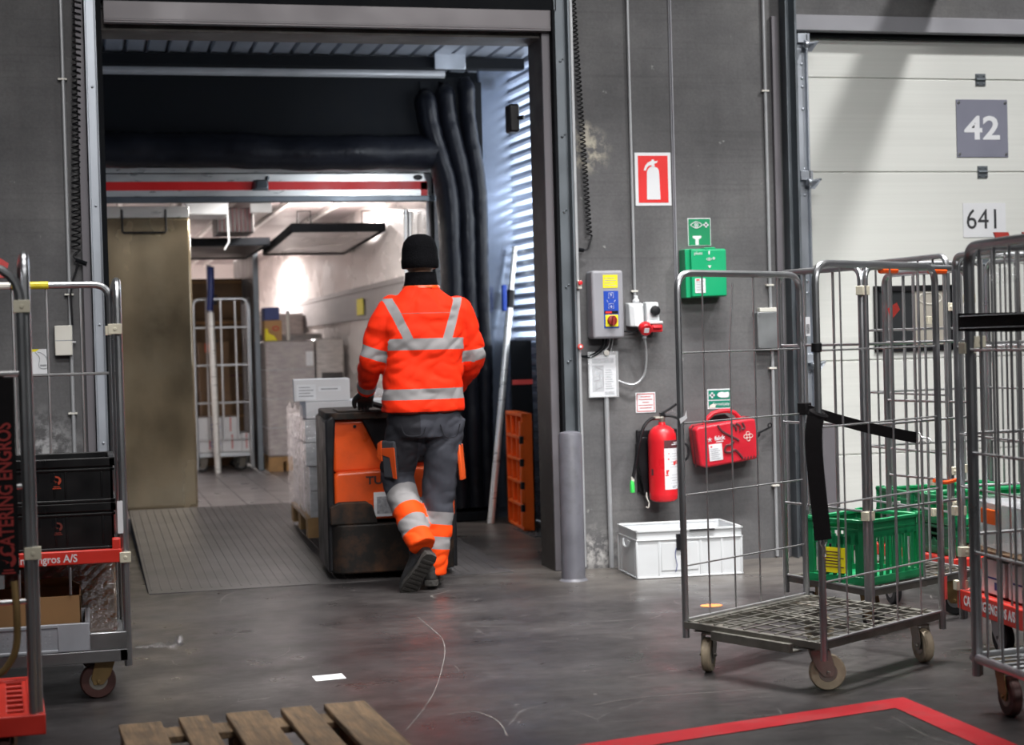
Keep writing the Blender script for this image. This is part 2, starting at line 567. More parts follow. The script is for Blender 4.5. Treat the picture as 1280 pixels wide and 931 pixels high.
M = dict(
    concrete=concrete(), floor=floor_mat(),
    steel=mat('zinc plated tube', (.44, .45, .47), .32, .95, .06, 5, rvary=.05, dirt=(.30, .29, .27), dscale=3, damount=.4),
    wire=mat('zinc wire', (.50, .50, .51), .36, .9, .05, 6, rvary=.04),
    galv=mat('galvanised steel', (.42, .45, .50), .42, .75, .15, 5, (1, 1, .5)),
    galv_dark=mat('dark galvanised steel', (.16, .18, .20), .45, .7, .15, 5),
    plum=mat('painted grey steel', (.165, .155, .172), .5, .2, .10, 4),
    jamb=mat('scuffed steel jamb', (.075, .066, .062), .6, .2, .35, 6, (1, 1, .25), dirt=(.17, .16, .155), dscale=4, damount=.7),
    lintel=mat('grey door leaf', (.165, .152, .162), .45, .2, .06, 3),
    rubber=mat('black rubber', (.006, .007, .009), .8, 0, .2, 8, spec=.15),
    vinyl=mat('black cushion vinyl', (.006, .007, .011), .42, 0, .2, 10, bump=.5, bscale=18, spec=.22),
    black=mat('black plastic', (.009, .009, .011), .42, 0, .2, 8, spec=.3),
    deckwire=mat('worn deck wire', (.25, .24, .215), .42, .8, .2, 9, dirt=(.10, .09, .07), dscale=6, damount=.6),
    black_soft=mat('black webbing', (.010, .009, .010), .85, 0, .2, 60, spec=.1),
    white=mat('white plastic', (.66, .68, .70), .35, 0, .04, 5),
    offwhite=mat('off white plastic', (.72, .70, .64), .4, 0, .05, 6),
    cream=mat('cream clip plastic', (.62, .58, .46), .45, 0, .12, 12),
    door=mat('cream door panel', (.71, .72, .69), .42, 0, .03, 2, (.3, 1, 30), bump=.05, bscale=4),
    paper=mat('paper', (.76, .77, .80), .7, 0, .05, 12),
    ink=mat('printed ink', (.03, .03, .035), .7, 0, .1, 20),
    greyink=mat('grey ink', (.36, .37, .40), .7, 0, .3, 60),
    signgrey=mat('grey sign plate', (.205, .21, .27), .5, 0, .04, 6),
    signwhite=mat('white sign print', (.74, .75, .78), .5, 0, .03, 6),
    red=mat('signal red', (.62, .012, .02), .35, 0, .06, 6),
    redsign=mat('red sign print', (.75, .02, .02), .45, 0, .04, 6),
    redplastic=mat('red plastic', (.66, .035, .022), .40, 0, .12, 8),
    redaid=mat('red first aid case plastic', (.60, .018, .035), .38, 0, .08, 10),
    maroon=mat('dark maroon print', (.10, .03, .035), .5, 0, .1, 10),
    green=mat('green box enamel', (.004, .36, .15), .35, 0, .06, 4),
    greensign=mat('green sign print', (.0, .25, .10), .5, 0, .05, 6),
    tealsign=mat('teal sign print', (.0, .20, .13), .5, 0, .05, 6),
    greencrate=mat('green crate plastic', (.006, .21, .075), .38, 0, .12, 8),
    darkgreen=mat('dark green crate plastic', (.004, .15, .06), .4, 0, .12, 8),
    neon=mat('neon green nozzle', (.05, .62, .10), .4, 0, .05, 8),
    yellow=mat('yellow label', (.86, .74, .01), .5, 0, .05, 8),
    blue=mat('blue control plate', (.01, .06, .42), .4, 0, .05, 8),
    bluedeep=mat('deep blue plastic', (.01, .03, .20), .4, 0, .08, 8),
    greybox=mat('grey enclosure', (.30, .30, .33), .45, 0, .05, 5),
    jbox=mat('zinc junction box', (.26, .27, .28), .45, .6, .1, 8),
    bollard=mat('grey painted bollard', (.115, .115, .135), .45, 0, .10, 6, dirt=(.07, .07, .075), dscale=9, damount=.7),
    conduit=mat('grey conduit', (.42, .43, .45), .4, .3, .06, 8),
    cardboard=mat('brown cardboard', (.30, .165, .07), .8, 0, .12, 5),
    cardboard2=mat('dark cardboard', (.16, .095, .05), .8, 0, .15, 5),
    boxwhite=mat('white carton', (.68, .68, .70), .6, 0, .05, 5),
    greytray=mat('grey tray plastic', (.36, .37, .41), .45, 0, .08, 10),
    wood=mat('weathered pallet wood', (.19, .125, .072), .8, 0, .42, 5, (12, 1.2, 9), bump=.5, bscale=12, dirt=(.085, .06, .042), dscale=7, damount=.75),
    wood2=mat('pallet block wood', (.36, .21, .09), .8, 0, .25, 9, bump=.3),
    truckorange=mat('orange truck enamel', (.70, .085, .012), .32, 0, .08, 4, dirt=(.30, .05, .015), dscale=5, damount=.45),
    bumper=mat('scuffed black bumper', (.012, .010, .009), .6, 0, .3, 6, dirt=(.085, .038, .018), dscale=6, damount=.9, spec=.3),
    orangepl=mat('orange pallet plastic', (.85, .13, .01), .4, 0, .10, 8),
    rail_wood=mat('grey lashing rail', (.30, .28, .28), .5, .3, .1, 6),
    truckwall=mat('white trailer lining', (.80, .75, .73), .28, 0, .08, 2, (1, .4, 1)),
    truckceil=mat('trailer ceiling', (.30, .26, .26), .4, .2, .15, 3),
    alu=mat('brushed aluminium', (.78, .78, .76), .34, .55, .06, 6, (1, 1, 6)),
    bulkhead=mat('stained insulating bulkhead', (.205, .160, .100), .20, .45, .42, 2.0, (1, 1, .6), dirt=(.26, .22, .15), dscale=2.4, damount=.6, coat=.5),
    darkpanel=mat('dark partition', (.06, .055, .055), .4, .2, .15, 3),
    plate=None,
    tread=mat('beige tyre', (.38, .31, .22), .55, 0, .18, 14, dirt=(.16, .12, .09), dscale=12, damount=.6),
    redtyre=mat('red brown tyre', (.070, .026, .022), .55, 0, .2, 14),
    blacktyre=mat('black tyre', (.02, .02, .022), .55, 0, .2, 14),
    bracket=mat('dirty zinc bracket', (.33, .31, .28), .42, .8, .2, 10, dirt=(.14, .11, .07), dscale=10, damount=.6),
    ochre=mat('ochre bracket', (.26, .17, .07), .5, .4, .25, 10),
    skin=mat('skin', (.55, .30, .21), .5, 0, .06, 12),
    knit=mat('black knit', (.004, .004, .005), .95, 0, .3, 40, bump=.5, bscale=120, spec=.06),
    glove=mat('black work glove', (.008, .008, .009), .7, 0, .2, 30, bump=.3),
    boot=mat('dark work boot', (.014, .013, .012), .6, 0, .3, 15, bump=.3),
    sole=mat('worn boot sole', (.035, .032, .029), .7, 0, .3, 20, bump=.4),
    blackcrate=mat('black crate plastic', (.008, .008, .009), .36, 0, .2, 8, spec=.3),
    logo=mat('orange red print', (.45, .055, .02), .5, 0, .1, 20),
    dimlogo=mat('faded red print', (.16, .03, .022), .5, 0, .1, 20),
    redlamp=mat('dark red knob', (.25, .02, .015), .35, 0, .1, 10),
    film=film_mat(),
    film_shiny=film_mat(.24),
    bin=clear('clear bin plastic', (.78, .80, .84), .62, .2),
    sleeve=clear('clear sleeve', (.9, .92, .95), .25, .1),
    pane=mat('dark window pane', (.035, .037, .040), .12, 0, .2, 3),
    beige=mat('beige panel behind pane', (.40, .37, .32), .5, 0, .06, 5),
    floorline=mat('red floor paint', (.36, .010, .016), .6, 0, .15, 6, dirt=(.12, .06, .058), dscale=6, damount=.55, spec=.2),
    orangemark=mat('orange floor paint', (.85, .22, .06), .6, 0, .15, 12),
    cladding=mat('blue grey sheet steel', (.30, .35, .45), .17, .8, .03, 4, rvary=.02),
    corrug=mat('blue grey corrugated steel', (.38, .42, .50), .30, .6, .03, 4, rvary=.02),
    ribroof=mat('grey corrugated roof', (.24, .26, .30), .4, .4, .06, 4),
    tape=mat('yellow tape', (.75, .62, .03), .4, 0, .1, 20),
    redtape=mat('red tape', (.55, .06, .05), .4, 0, .1, 20),
    strapred=mat('dull red strap print', (.28, .022, .02), .7, 0, .15, 30),
    redcloth=mat('red plastic sheet', (.42, .03, .03), .5, 0, .12, 12),
)
# ================================================================ the setting
def plate_mat():
    m, nt, b = nodes('ribbed leveller plate')
    L = nt.links
    tc = N(nt, 'ShaderNodeTexCoord')
    nz = N(nt, 'ShaderNodeTexNoise')
    nz.inputs['Scale'].default_value = 3
    nz.inputs['Detail'].default_value = 8
    L.new(tc.outputs['Object'], nz.inputs[0])
    r = N(nt, 'ShaderNodeValToRGB')
    r.color_ramp.elements[0].position, r.color_ramp.elements[1].position = .35, .72
    r.color_ramp.elements[0].color, r.color_ramp.elements[1].color = (.060, .055, .056, 1), (.125, .115, .114, 1)
    L.new(nz.outputs[0], r.inputs[0])
    L.new(r.outputs[0], b.inputs['Base Color'])
    b.inputs['Metallic'].default_value = .35
    b.inputs['Roughness'].default_value = .42
    return m


M['plate'] = plate_mat()

struct(G().box(-7, 10, -13, 20, -.3, 0).build('floor', M['floor'], smooth=0))

wl = G()
wl.box(-7, .06, 0, .28, 0, 7)
wl.box(2.60, 4.06, 0, .28, 0, 7)
wl.box(7.6, 10, 0, .28, 0, 7)
wl.box(.06, 2.60, 0, .28, 3.10, 7)
wl.box(4.06, 7.6, 0, .28, 3.14, 7)
struct(wl.build('wall_front', M['concrete'], smooth=0))

# red floor paint, two legs that meet in a corner
fl = G()
fl.quad((-.9, -4.52, .002), (-.9, -4.66, .002), (2.66, -3.875, .002), (2.765, -3.725, .002))
fl.quad((2.765, -3.725, .002), (2.66, -3.875, .002), (2.62, -6.0, .002), (2.76, -6.0, .002))
struct(fl.build('trim_1', M['floorline'], smooth=0), 'red painted floor line turning a corner')
g = G()
g.add([(2.90 + .055 * math.cos(i * PI / 6) - .01, -1.527 + .045 * math.sin(i * PI / 6), .002) for i in range(12)], [tuple(range(12))])
struct(g.build('trim_2', M['orangemark'], smooth=0), 'orange paint dab on the floor')

def scratch(pts, wd, name, m_, label):
    P = spline([(x, y, .0012) for x, y in pts], 8)
    g = G()
    vs = []
    for i, p in enumerate(P):
        t = (P[min(i + 1, len(P) - 1)] - P[max(i - 1, 0)]).normalized()
        n_ = V(-t.y, t.x, 0) * wd * (.6 + .6 * abs(noise.noise(p * 9)))
        vs += [p - n_, p + n_]
    g.add(vs, [(2 * i, 2 * i + 1, 2 * i + 3, 2 * i + 2) for i in range(len(P) - 1)])
    struct(g.build(name, m_, smooth=0), label)


M['scratch'] = mat('pale floor scratch', (.17, .155, .148), .6, 0, .35, 14)
scratch([(1.506, -1.273), (1.501, -1.635), (1.489, -1.921), (1.435, -2.228), (1.339, -2.616), (1.24, -2.974), (1.143, -3.262), (1.004, -3.618)], .0022, 'trim_30', M['scratch'], 'long pale arc scratched into the floor')
scratch([(1.196, -3.407), (1.286, -3.401), (1.316, -3.454), (1.332, -3.54), (1.329, -3.655), (1.31, -3.796)], .0040, 'trim_31', M['scratch'], 'short pale crack in the floor near the red line')
scratch([(1.704, -3.454), (1.772, -3.424), (1.904, -3.389), (2.145, -3.396), (2.326, -3.407)], .0025, 'trim_32', M['scratch'], None)
# steel edging of the dock opening
g = G()
g.box(2.540, 2.588, -.012, .004, 0, 3.02)
struct(g.build('trim_3', M['plum'], bevel=.003))
g = G()
g.box(2.540, 2.60, .004, .28, 0, 3.10)
struct(g.build('trim_4', M['jamb'], smooth=0), 'dark scuffed jamb of the dock opening')
g = G().box(.06, .15, .004, .28, 0, 3.10)
struct(g.build('trim_5', M['rubber'], smooth=0))
g = G().box(.15, 2.54, .02, .28, 2.985, 3.10)
struct(g.build('trim_6', M['jamb'], smooth=0))
# lower edge of the raised door leaf across the opening
g = G()
g.box(.165, 2.585, -.055, -.012, 3.012, 3.128)
g.box(.165, 2.585, -.058, -.052, 3.022, 3.034)
struct(g.build('door_2', M['lintel'], bevel=.004), 'lower edge of the raised dock door')
g = G().box(.12, 2.62, -.045, 0, 3.128, 3.36)  # black box standing in for the dark gap above the raised leaf
struct(g.build('trim_7', M['rubber'], smooth=0))
# door guide rails left and right of the opening
g = G()
g.box(.020, .062, -.035, 0, 0, 3.4)
struct(g.build('trim_8', M['plum'], bevel=.003))
g = G()
g.box(.066, .074, -.085, 0, 0, 3.4).box(.074, .125, -.03, 0, 0, 3.4).box(.118, .126, -.05, 0, 0, 3.4)
for z in [.2 + .62 * i for i in range(6)]:
    g.lathe([(.007, 0), (.007, -.008), (.001, -.010)], (.098, -.030, z), 'y', 8)
struct(g.build('trim_9', M['galv'], bevel=.002))
g = G().box(.126, .152, -.07, .004, 0, 3.13)
struct(g.build('trim_10', M['rubber'], smooth=0))
g = G().box(2.588, 2.604, -.07, .004, 0, 3.13)
struct(g.build('trim_11', M['rubber'], smooth=0))
g = G()
g.box(2.603, 2.611, -.055, 0, .02, 3.4).box(2.611, 2.682, -.03, 0, .02, 3.4).box(2.672, 2.684, -.085, 0, .02, 3.4)
for z in [.75 + .42 * i for i in range(6)]:
    g.lathe([(.008, 0), (.008, -.008), (.001, -.010)], (2.64, -.030, z), 'y', 8)
    g.lathe([(.006, 0), (.006, -.006), (.001, -.008)], (2.655, -.030, z + .012), 'y', 8)
struct(g.build('trim_12', M['galv_dark'], bevel=.002))
struct(G().box(2.688, 2.706, -.075, 0, .02, 3.4).build('trim_13', M['conduit'], bevel=.004))
# wall panel joint and pipes
g = G().box(3.294, 3.300, -.008, 0, 0, 5).box(3.302, 3.310, -.014, 0, 0, 5)
struct(g.build('trim_14', M['greybox'], bevel=.002))

# ---- white sectional door, gate 42
door = bpy.data.objects.new('door_1', None)
C.objects.link(door)
door.location = (4.17, .1, 0)
struct(door, 'white sectional dock door with gate number plate')
for z0, z1 in ((.045, .569), (.569, 1.127), (1.127, 1.685), (1.685, 2.243), (2.243, 2.799), (2.799, 3.05)):
    g = G().box(-.05, 3.38, 0, .04, z0 + .005, z1 - .005)
    g.box(-.05, 3.38, .008, .04, z0, z1)
    g.build('door_panel', M['door'], door, bevel=.002)
struct_gasket = G().box(-.05, 3.38, -.004, .04, 0, .05).build('bottom_seal', M['rubber'], door)
for z in (1.127, 1.685, 2.243, 2.799):
    for x in (1.146, 2.9):
        g = G().box(x - .033, x + .033, -.008, -.001, z - .036, z + .036)
        for dx in (-.02, .02):
            for dz in (-.024, .024):
                g.lathe([(.006, -.008), (.006, -.012), (.001, -.014)], (x + dx, 0, z + dz), 'y', 6)
        g.lathe([(.008, -.03), (.008, .03)], (x, -.010, z), 'x', 8)
        g.build('door_hinge', M['galv_dark'], door, bevel=.001)
wf = G()
wx0, wx1, wz0, wz1 = .405, .935, 1.172, 1.566
for a in ((wx0, wx1, wz0, wz0 + .035), (wx0, wx1, wz1 - .035, wz1), (wx0, wx0 + .035, wz0, wz1), (wx1 - .035, wx1, wz0, wz1)):
    wf.box(a[0], a[1], -.018, 0, a[2], a[3])
wfo = wf.build('window_frame', M['black'], door, bevel=.004)
G().box(wx0 + .03, wx1 - .03, -.006, -.001, wz0 + .03, wz1 - .03).build('window_pane', M['pane'], wfo)
g = G().box(.665, .88, -.0075, -.006, 1.21, 1.53)
g.build('backing', M['beige'], wfo)
g = G()
for k in range(40):
    pass
g.tube([(.775 + .075 * math.cos(t), -.009, 1.487 + .035 * math.sin(t)) for t in [i * PI / 12 for i in range(24)]], .004, 6, True)
g.build('oval_rim', M['offwhite'], wfo)
# door frame
struct(G().box(4.03, 7.7, -.02, .05, 3.055, 3.145).build('trim_15', M['greybox'], bevel=.003))
struct(G().box(4.06, 7.6, .05, .16, 3.03, 3.14).build('trim_16', M['rubber'], smooth=0))
g = G()
g.box(4.045, 4.135, .0, .02, 0, 3.03)
g.box(4.126, 4.136, -.03, .02, 0, 3.03)
for z in (2.86, 2.78, 2.73, 2.60, 2.25, 2.10, 1.6, 1.53):
    for x in (4.075, 4.11):
        g.lathe([(.009, 0), (.009, -.006), (.001, -.008)], (x, 0, z), 'y', 8)
struct(g.build('trim_17', M['galv'], bevel=.002))
g = G().box(3.972, 3.980, -.09, 0, 0, 3.5).box(3.98, 4.034, -.02, 0, 0, 3.5).box(4.024, 4.038, -.10, 0, 0, 3.5)
struct(g.build('trim_18', M['galv_dark'], bevel=.002))
struct(G().box(3.914, 3.951, -.03, 0, 0, 3.13).build('trim_19', M['plum'], bevel=.003))
# rollers in the door track
for i, z in enumerate((2.985, 2.19, 1.127)):
    g = G()
    g.box(4.075, 4.15, -.03, -.002, z - .005, z + .05)
    g.lathe([(.012, 0), (.024, .004), (.024, .022), (.012, .026)], (4.10, -.055, z - .02), 'x', 14)
    g.tube([(4.10, -.055, z - .02), (4.20, -.03, z + .0)], .008, 8)
    g.add([(4.15, -.005, z), (4.19, -.05, z - .01), (4.15, -.05, z - .06), (4.12, -.02, z - .05)], [(0, 1, 2, 3)])
    struct(g.build('trim_%d' % (20 + i), M['galv'], bevel=.002))
g = G().box(4.137, 4.26, -.06, .02, .17, .76)
struct(g.build('trim_23', M['plum'], bevel=.006), 'grey guard box at the foot of the door track')
g = G()
g.box(4.05, 4.10, -.08, -.02, 0, .27)
g.tube(spline([(4.06, -.09, .24), (4.085, -.10, .18), (4.065, -.10, .10), (4.095, -.10, .03)], 6), .006, 6)
g.tube([(4.075 + .02 * math.cos(t), -.095, .15 + .02 * math.sin(t)) for t in [i * PI / 8 for i in range(16)]], .005, 6, True)
struct(g.build('trim_24', M['galv_dark'], bevel=.002))
# duct beam that runs out from the wall above the white door (outside the frame, casts the slanting shadow)
struct(G().box(4.88, 5.06, -1.5, 0, 3.44, 3.66).build('trim_25', M['galv'], bevel=.004))

# ---- dock house behind the opening
# slatted corrugated side wall: bent slats with open gaps that let daylight through above 1.3 m
pitch, y0, y1 = .080, .28, 3.04
g = G()
def slat(z, prof):
    vs = []
    for dx, dz in prof:
        vs += [(3.13 + dx, y1, z + dz), (3.29 + dx, y0, z + dz)]
    g.add(vs, [(2 * i, 2 * i + 1, 2 * i + 3, 2 * i + 2) for i in range(len(prof) - 1)])
z = .01
while z < 1.29:
    slat(z, [(0, 0), (0, .026), (.03, .04), (.03, .066), (0, .08)])
    z += pitch
while z < 3.4:
    slat(z, [(.030, .0), (.0, .010), (.0, .030), (.014, .038)])
    z += pitch
o = struct(g.build('wall_right', M['corrug'], smooth=0))
sol = o.modifiers.new('thick', 'SOLIDIFY')
sol.thickness = -.003
area('daylight_behind_slats', (3.95, 3.0, 2.35), (3.0, 3.0, 2.35), 5.4, 2.3, 420, (.88, .94, 1), 180)
g = G().box(2.89, 3.17, 3.04, 3.06, 0, 3.42)
g.box(2.897, 2.905, 3.02, 3.04, 0, 3.42)
struct(g.build('wall_back', M['cladding'], smooth=0))
struct(G().box(3.17, 3.45, 3.04, 3.06, 0, 3.42).build('trim_26', M['cladding'], smooth=0))
struct(G().box(-.12, -.10, .28, 3.3, 0, 3.4).build('wall_left', M['corrug'], smooth=0))
g = G()
x = -.2
prof = []
while x < 3.5:
    for dx, dz in ((0, 0), (.10, 0), (.11, .04), (.13, .04), (.14, 0)):
        prof.append((x + dx, 3.31 + dz))
    x += .14
vs = []
for a, b in prof:
    vs += [(a, .28, b), (a, 3.3, b + .02)]
g.add(vs, [(2 * i, 2 * i + 1, 2 * i + 3, 2 * i + 2) for i in range(len(prof) - 1)])
o = struct(g.build('ceiling', M['ribroof'], smooth=0))
sol = o.modifiers.new('thick', 'SOLIDIFY')
sol.thickness = -.006
struct(G().box(-.2, 3.12, 2.55, 2.66, 3.235, 3.31).build('trim_27', M['rubber'], smooth=0))
struct(G().box(2.46, 2.68, 2.50, 2.54, 3.22, 3.33).build('trim_28', M['galv'], bevel=.003))
struct(G().box(-.2, 3.3, 3.30, 3.34, 2.62, 3.42).build('trim_29', M['rubber'], smooth=0))

# ---- dock leveller plate
dl = thing('dock_leveller', 'ribbed steel dock leveller plate sloping up into the trailer', 'dock leveller', (.31, .04, 0))
g = G()
yA, yB, zB = 0, 3.72, .120
g.hexa([(0, yA, -.02), (2.0, yA, -.02), (2.0, yB, zB - .008), (0, yB, zB - .008)], [(0, yA, .004), (2.0, yA, .004), (2.0, yB, zB), (0, yB, zB)])
g.build('platform', M['plate'], dl, smooth=0)
g = G()
n = 38
for i in range(n):
    x = .018 + i * (2.0 - .036) / (n - 1)
    g.hexa([(x - .006, .10, .004), (x + .006, .10, .004), (x + .006, yB - .05, zB - .003), (x - .006, yB - .05, zB - .003)], [(x - .003, .10, .0085), (x + .003, .10, .0085), (x + .003, yB - .05, zB + .0035), (x - .003, yB - .05, zB + .0035)])
g.build('rib_tread', M['plate'], dl, smooth=0)
g = G().hexa([(-.004, .06, -.001), (0.002, .06, -.001), (.002, yB, -.001), (-.004, yB, -.001)], [(-.004, .06, .001), (0.002, .06, .001), (.002, yB, zB - .002), (-.004, yB, zB - .002)])
g.build('side_skirt', M['rubber'], dl, smooth=0)
g = G()
for i in range(5):
    g.box(2.86 + .0, 3.05, 1.66 + i * .12, 1.675 + i * .12, .001, .006)
for i in range(6):
    g.box(2.86 + i * .036, 2.866 + i * .036, 1.62, 2.2, .001, .006)
tag(g.build('floor_grating', M['galv_dark'], smooth=0), 'small dark steel drain grating in the floor behind the jamb', 'grating')
# ================================================================ roll cages
def castor(parent, x, y, face, tyre='tread', brk='bracket', r=.066, wid=.034, ztop=.165, brake=False):
    """swivel castor: plate, fork and wheel; face is the rolling direction"""
    c, s = math.cos(face), math.sin(face)
    T = Matrix.Translation((x, y, 0)) @ Matrix.Rotation(face, 4, 'Z')
    off = -.032
    g = G()
    g.M = T
    g.box(-.055, .055, -.045, .045, ztop - .008, ztop)
    g.lathe([(.030, ztop - .026), (.030, ztop - .008)], n=14)
    hw = wid / 2 + .004
    for sd in (-1, 1):
        y0, y1 = sorted((sd * hw, sd * (hw + .004)))
        g.prism([(-.040, ztop - .022), (.034, ztop - .022), (.022 + off * .3, r + .02), (off + .017, r - .014), (off - .017, r - .014), (off - .026, r + .012)], y0, y1, 'xz')
    g.box(-.040, .034, -hw, hw, ztop - .028, ztop - .020)
    g.tube([(off, -hw - .012, r), (off, hw + .012, r)], .007, 8)
    if brake:
        g.box(off - .075, off - .02, -.016, .016, r + .0, r + .006)
        g.box(off - .12, off - .07, -.022, .022, r - .022, r - .012)
    f = g.build('castor', M[brk], parent, bevel=.0015)
    g = G()
    g.M = T @ Matrix.Translation((off, 0, r))
    h = wid / 2
    g.lathe([(r * .62, -h), (r * .93, -h), (r, -h * .6), (r, h * .6), (r * .93, h), (r * .62, h)], axis='y', n=28)
    wv = g.build('wheel', M[tyre], f)
    g = G()
    g.M = T @ Matrix.Translation((off, 0, r))
    g.lathe([(.012, -h - .001), (r * .5, -h - .001), (r * .63, -h * .7), (r * .63, h * .7), (r * .5, h + .001), (.012, h + .001)], axis='y', n=22)
    g.build('wheel_hub', M['bracket' if tyre != 'blacktyre' else 'steel'], f)
    return f


class Cage:
    """roll cage in its own frame: x along the long side (0..L), y across (0..W, maybe raked), z up"""

    def __init__(s, name, label, P, R, Lc, top=1.54, deck=.185, group='wire roll cages in the loading bay'):
        P, R, Lc = Vector((*P, 0)), Vector((*R, 0)), Vector((*Lc, 0))
        u = R - P
        s.L = u.length
        ang = math.atan2(u.y, u.x)
        wv = Matrix.Rotation(-ang, 3, 'Z') @ (Lc - P)
        s.W = wv.length
        s.wx, s.wy = wv.x / s.W, wv.y / s.W
        s.top, s.deck = top, deck
        s.root = thing(name, label, 'roll cage', P, ang, group)

    def p(s, a, b, z):
        return Vector((a + b * s.wx, b * s.wy, z))

    def panel(s, side, n=4, bars=(1.2275, .9545, .676, .403), r=.0135, bot=.125, rw=.0034, cr=.075, top=None, hb=None, low=None, bent=False):
        top = top or s.top
        L, W = s.L, s.W
        q = {'y0': lambda t, z: s.p(t * L, 0, z), 'yW': lambda t, z: s.p(t * L, W, z), 'x0': lambda t, z: s.p(0, t * W, z), 'xL': lambda t, z: s.p(L, t * W, z)}[side]
        ln = L if side[0] == 'y' else W
        e = r / ln
        c = cr / ln
        g = G()
        path = [q(e, bot)] + arc(q(e, top - cr), q(e, top), q(e + c, top), 6) + arc(q(1 - e - c, top), q(1 - e, top), q(1 - e, top - cr), 6) + [q(1 - e, bot)]
        g.tube(path, r, 10)
        fr = g.build('side_panel', M['steel'], s.root)
        g = G()
        for z in bars:
            g.tube([q(e, z), q(1 - e, z)], hb or rw * 1.05, 6)
        zl = low or s.deck + .005
        g.tube([q(e, zl), q(1 - e, zl)], .006, 6)
        for i in range(n):
            t = (i + 1) / (n + 1)
            if bent and i == 1:
                g.tube([q(t, zl), q(t, 1.24), q(t + .035, 1.50)], rw, 6)
            else:
                g.tube([q(t, zl), q(t, top - r * .5)], rw, 6)
        g.build('wire_grid', M['wire'], fr)
        return fr

    def clip(s, a, b, z, w_=.034, h=.038):
        c = s.p(a, b, z)
        g = G().box(c.x - w_ / 2, c.x + w_ / 2, c.y - .018, c.y + .018, z - h / 2, z + h / 2)
        g.lathe([(.007, c.y - .018), (.007, c.y - .021)], (c.x, 0, z), 'y', 8)
        return g.build('clip', M['cream'], s.root, bevel=.003)

    def mesh_deck(s, nx=9, ny=8, flange=True):
        L, W, z = s.L, s.W, s.deck
        g = G()
        def bar(a0, b0, a1, b1, hw, z0, z1):
            A, B = s.p(a0, b0, 0), s.p(a1, b1, 0)
            d = (B - A).normalized()
            n_ = Vector((-d.y, d.x, 0)) * hw
            g.hexa([A - n_ + V(0, 0, z0), B - n_ + V(0, 0, z0), B + n_ + V(0, 0, z0), A + n_ + V(0, 0, z0)], [A - n_ + V(0, 0, z1), B - n_ + V(0, 0, z1), B + n_ + V(0, 0, z1), A + n_ + V(0, 0, z1)])
        bar(0, .016, L, .016, .014, z - .028, z)
        bar(0, W - .016, L, W - .016, .014, z - .028, z)
        bar(.014, 0, .014, W, .012, z - .026, z)
        bar(L - .014, 0, L - .014, W, .012, z - .026, z)
        bar(L * .5, 0, L * .5, W, .014, z - .03, z - .006)
        if flange:
            for b in (.10, W - .10):
                bar(.01, b, L - .01, b, .05, z - .034, z - .030)
            # bent drawbar lip along the open short end
            bar(-.006, .14, -.006, W - .16, .010, z - .052, z - .018)
            bar(.03, .14, .03, W - .16, .03, z - .054, z - .050)
        g.build('deck_frame', M['deckwire'], s.root, bevel=.002)
        g = G()
        for i in range(1, nx + 1):
            t = i / (nx + 1)
            g.tube([s.p(t * L, .01, z - .002), s.p(t * L, W - .01, z - .002)], .003, 6)
        for i in range(1, ny + 1):
            t = i / (ny + 1)
            g.tube([s.p(.01, t * W, z + .003), s.p(L - .01, t * W, z + .003)], .003, 6)
        g.build('wire_deck', M['deckwire'], s.root)

    def solid_deck(s, m_, z0, z1, slots=True, over=.0):
        L, W = s.L, s.W
        g = G()
        o = over
        def bx(a0, a1, b0, b1, c0, c1):
            g.hexa([s.p(a0, b0, c0), s.p(a1, b0, c0), s.p(a1, b1, c0), s.p(a0, b1, c0)], [s.p(a0, b0, c1), s.p(a1, b0, c1), s.p(a1, b1, c1), s.p(a0, b1, c1)])
        for a in ((-o, L + o, -o, .03), (-o, L + o, W - .03, W + o), (-o, .03, .03, W - .03), (L - .03, L + o, .03, W - .03)):
            bx(*a, z0, z1)
        if slots:
            n, m2 = 10, 7
            zt = z1 - .004
            for i in range(n + 1):
                t = .03 + (L - .06) * i / n
                bx(t - .014, t + .014, .03, W - .03, zt - .02, zt)
            for i in range(m2 + 1):
                t = .03 + (W - .06) * i / m2
                bx(.03, L - .03, t - .010, t + .010, zt - .021, zt - .001)
        else:
            bx(.03, L - .03, .03, W - .03, z1 - .02, z1 - .006)
        return g.build('base', M[m_], s.root, bevel=.004)

    def castors(s, faces, inset=.09, **k):
        ia, ib = inset if isinstance(inset, tuple) else (inset, inset)
        for (a, b), f in zip(((ia, ib), (ia, s.W - ib), (s.L - ia, ib), (s.L - ia, s.W - ib)), faces):
            c = s.p(a, b, 0)
            castor(s.root, c.x, c.y, f, ztop=s.deck - .02, **k)

    def strap(s, pts, width=(0, 0, 1), hw=.022, name='strap', m_='black_soft', th=.0025):
        P = [Vector(p) for p in pts]
        wd = Vector(width).normalized() * hw
        g = G()
        rings = []
        for i, p in enumerate(P):
            t = (P[min(i + 1, len(P) - 1)] - P[max(i - 1, 0)]).normalized()
            wv = (wd - t * wd.dot(t))
            wv = wv.normalized() * hw
            n_ = t.cross(wv).normalized() * th
            rings.append([p - wv - n_, p + wv - n_, p + wv + n_, p - wv + n_])
        g.loft(rings)
        return g.build(name, M[m_], s.root)


def hook(parent, p, d, ln=.06, r=.0025):
    p, d = Vector(p), Vector(d).normalized()
    up = Vector((0, 0, 1)) if abs(d.z) < .8 else Vector((1, 0, 0))
    up = (up - d * up.dot(d)).normalized()
    g = G()
    for s_ in (-1, 1):
        g.tube(spline([p + up * .018 * s_, p + d * .012 + up * .020 * s_, p + d * .025 + up * .008 * s_, p + d * ln + up * .009 * s_, p + d * (ln + .012) + up * .002 * s_], 5), r, 6)
    return g.build('wire_hook', M['wire'], parent)


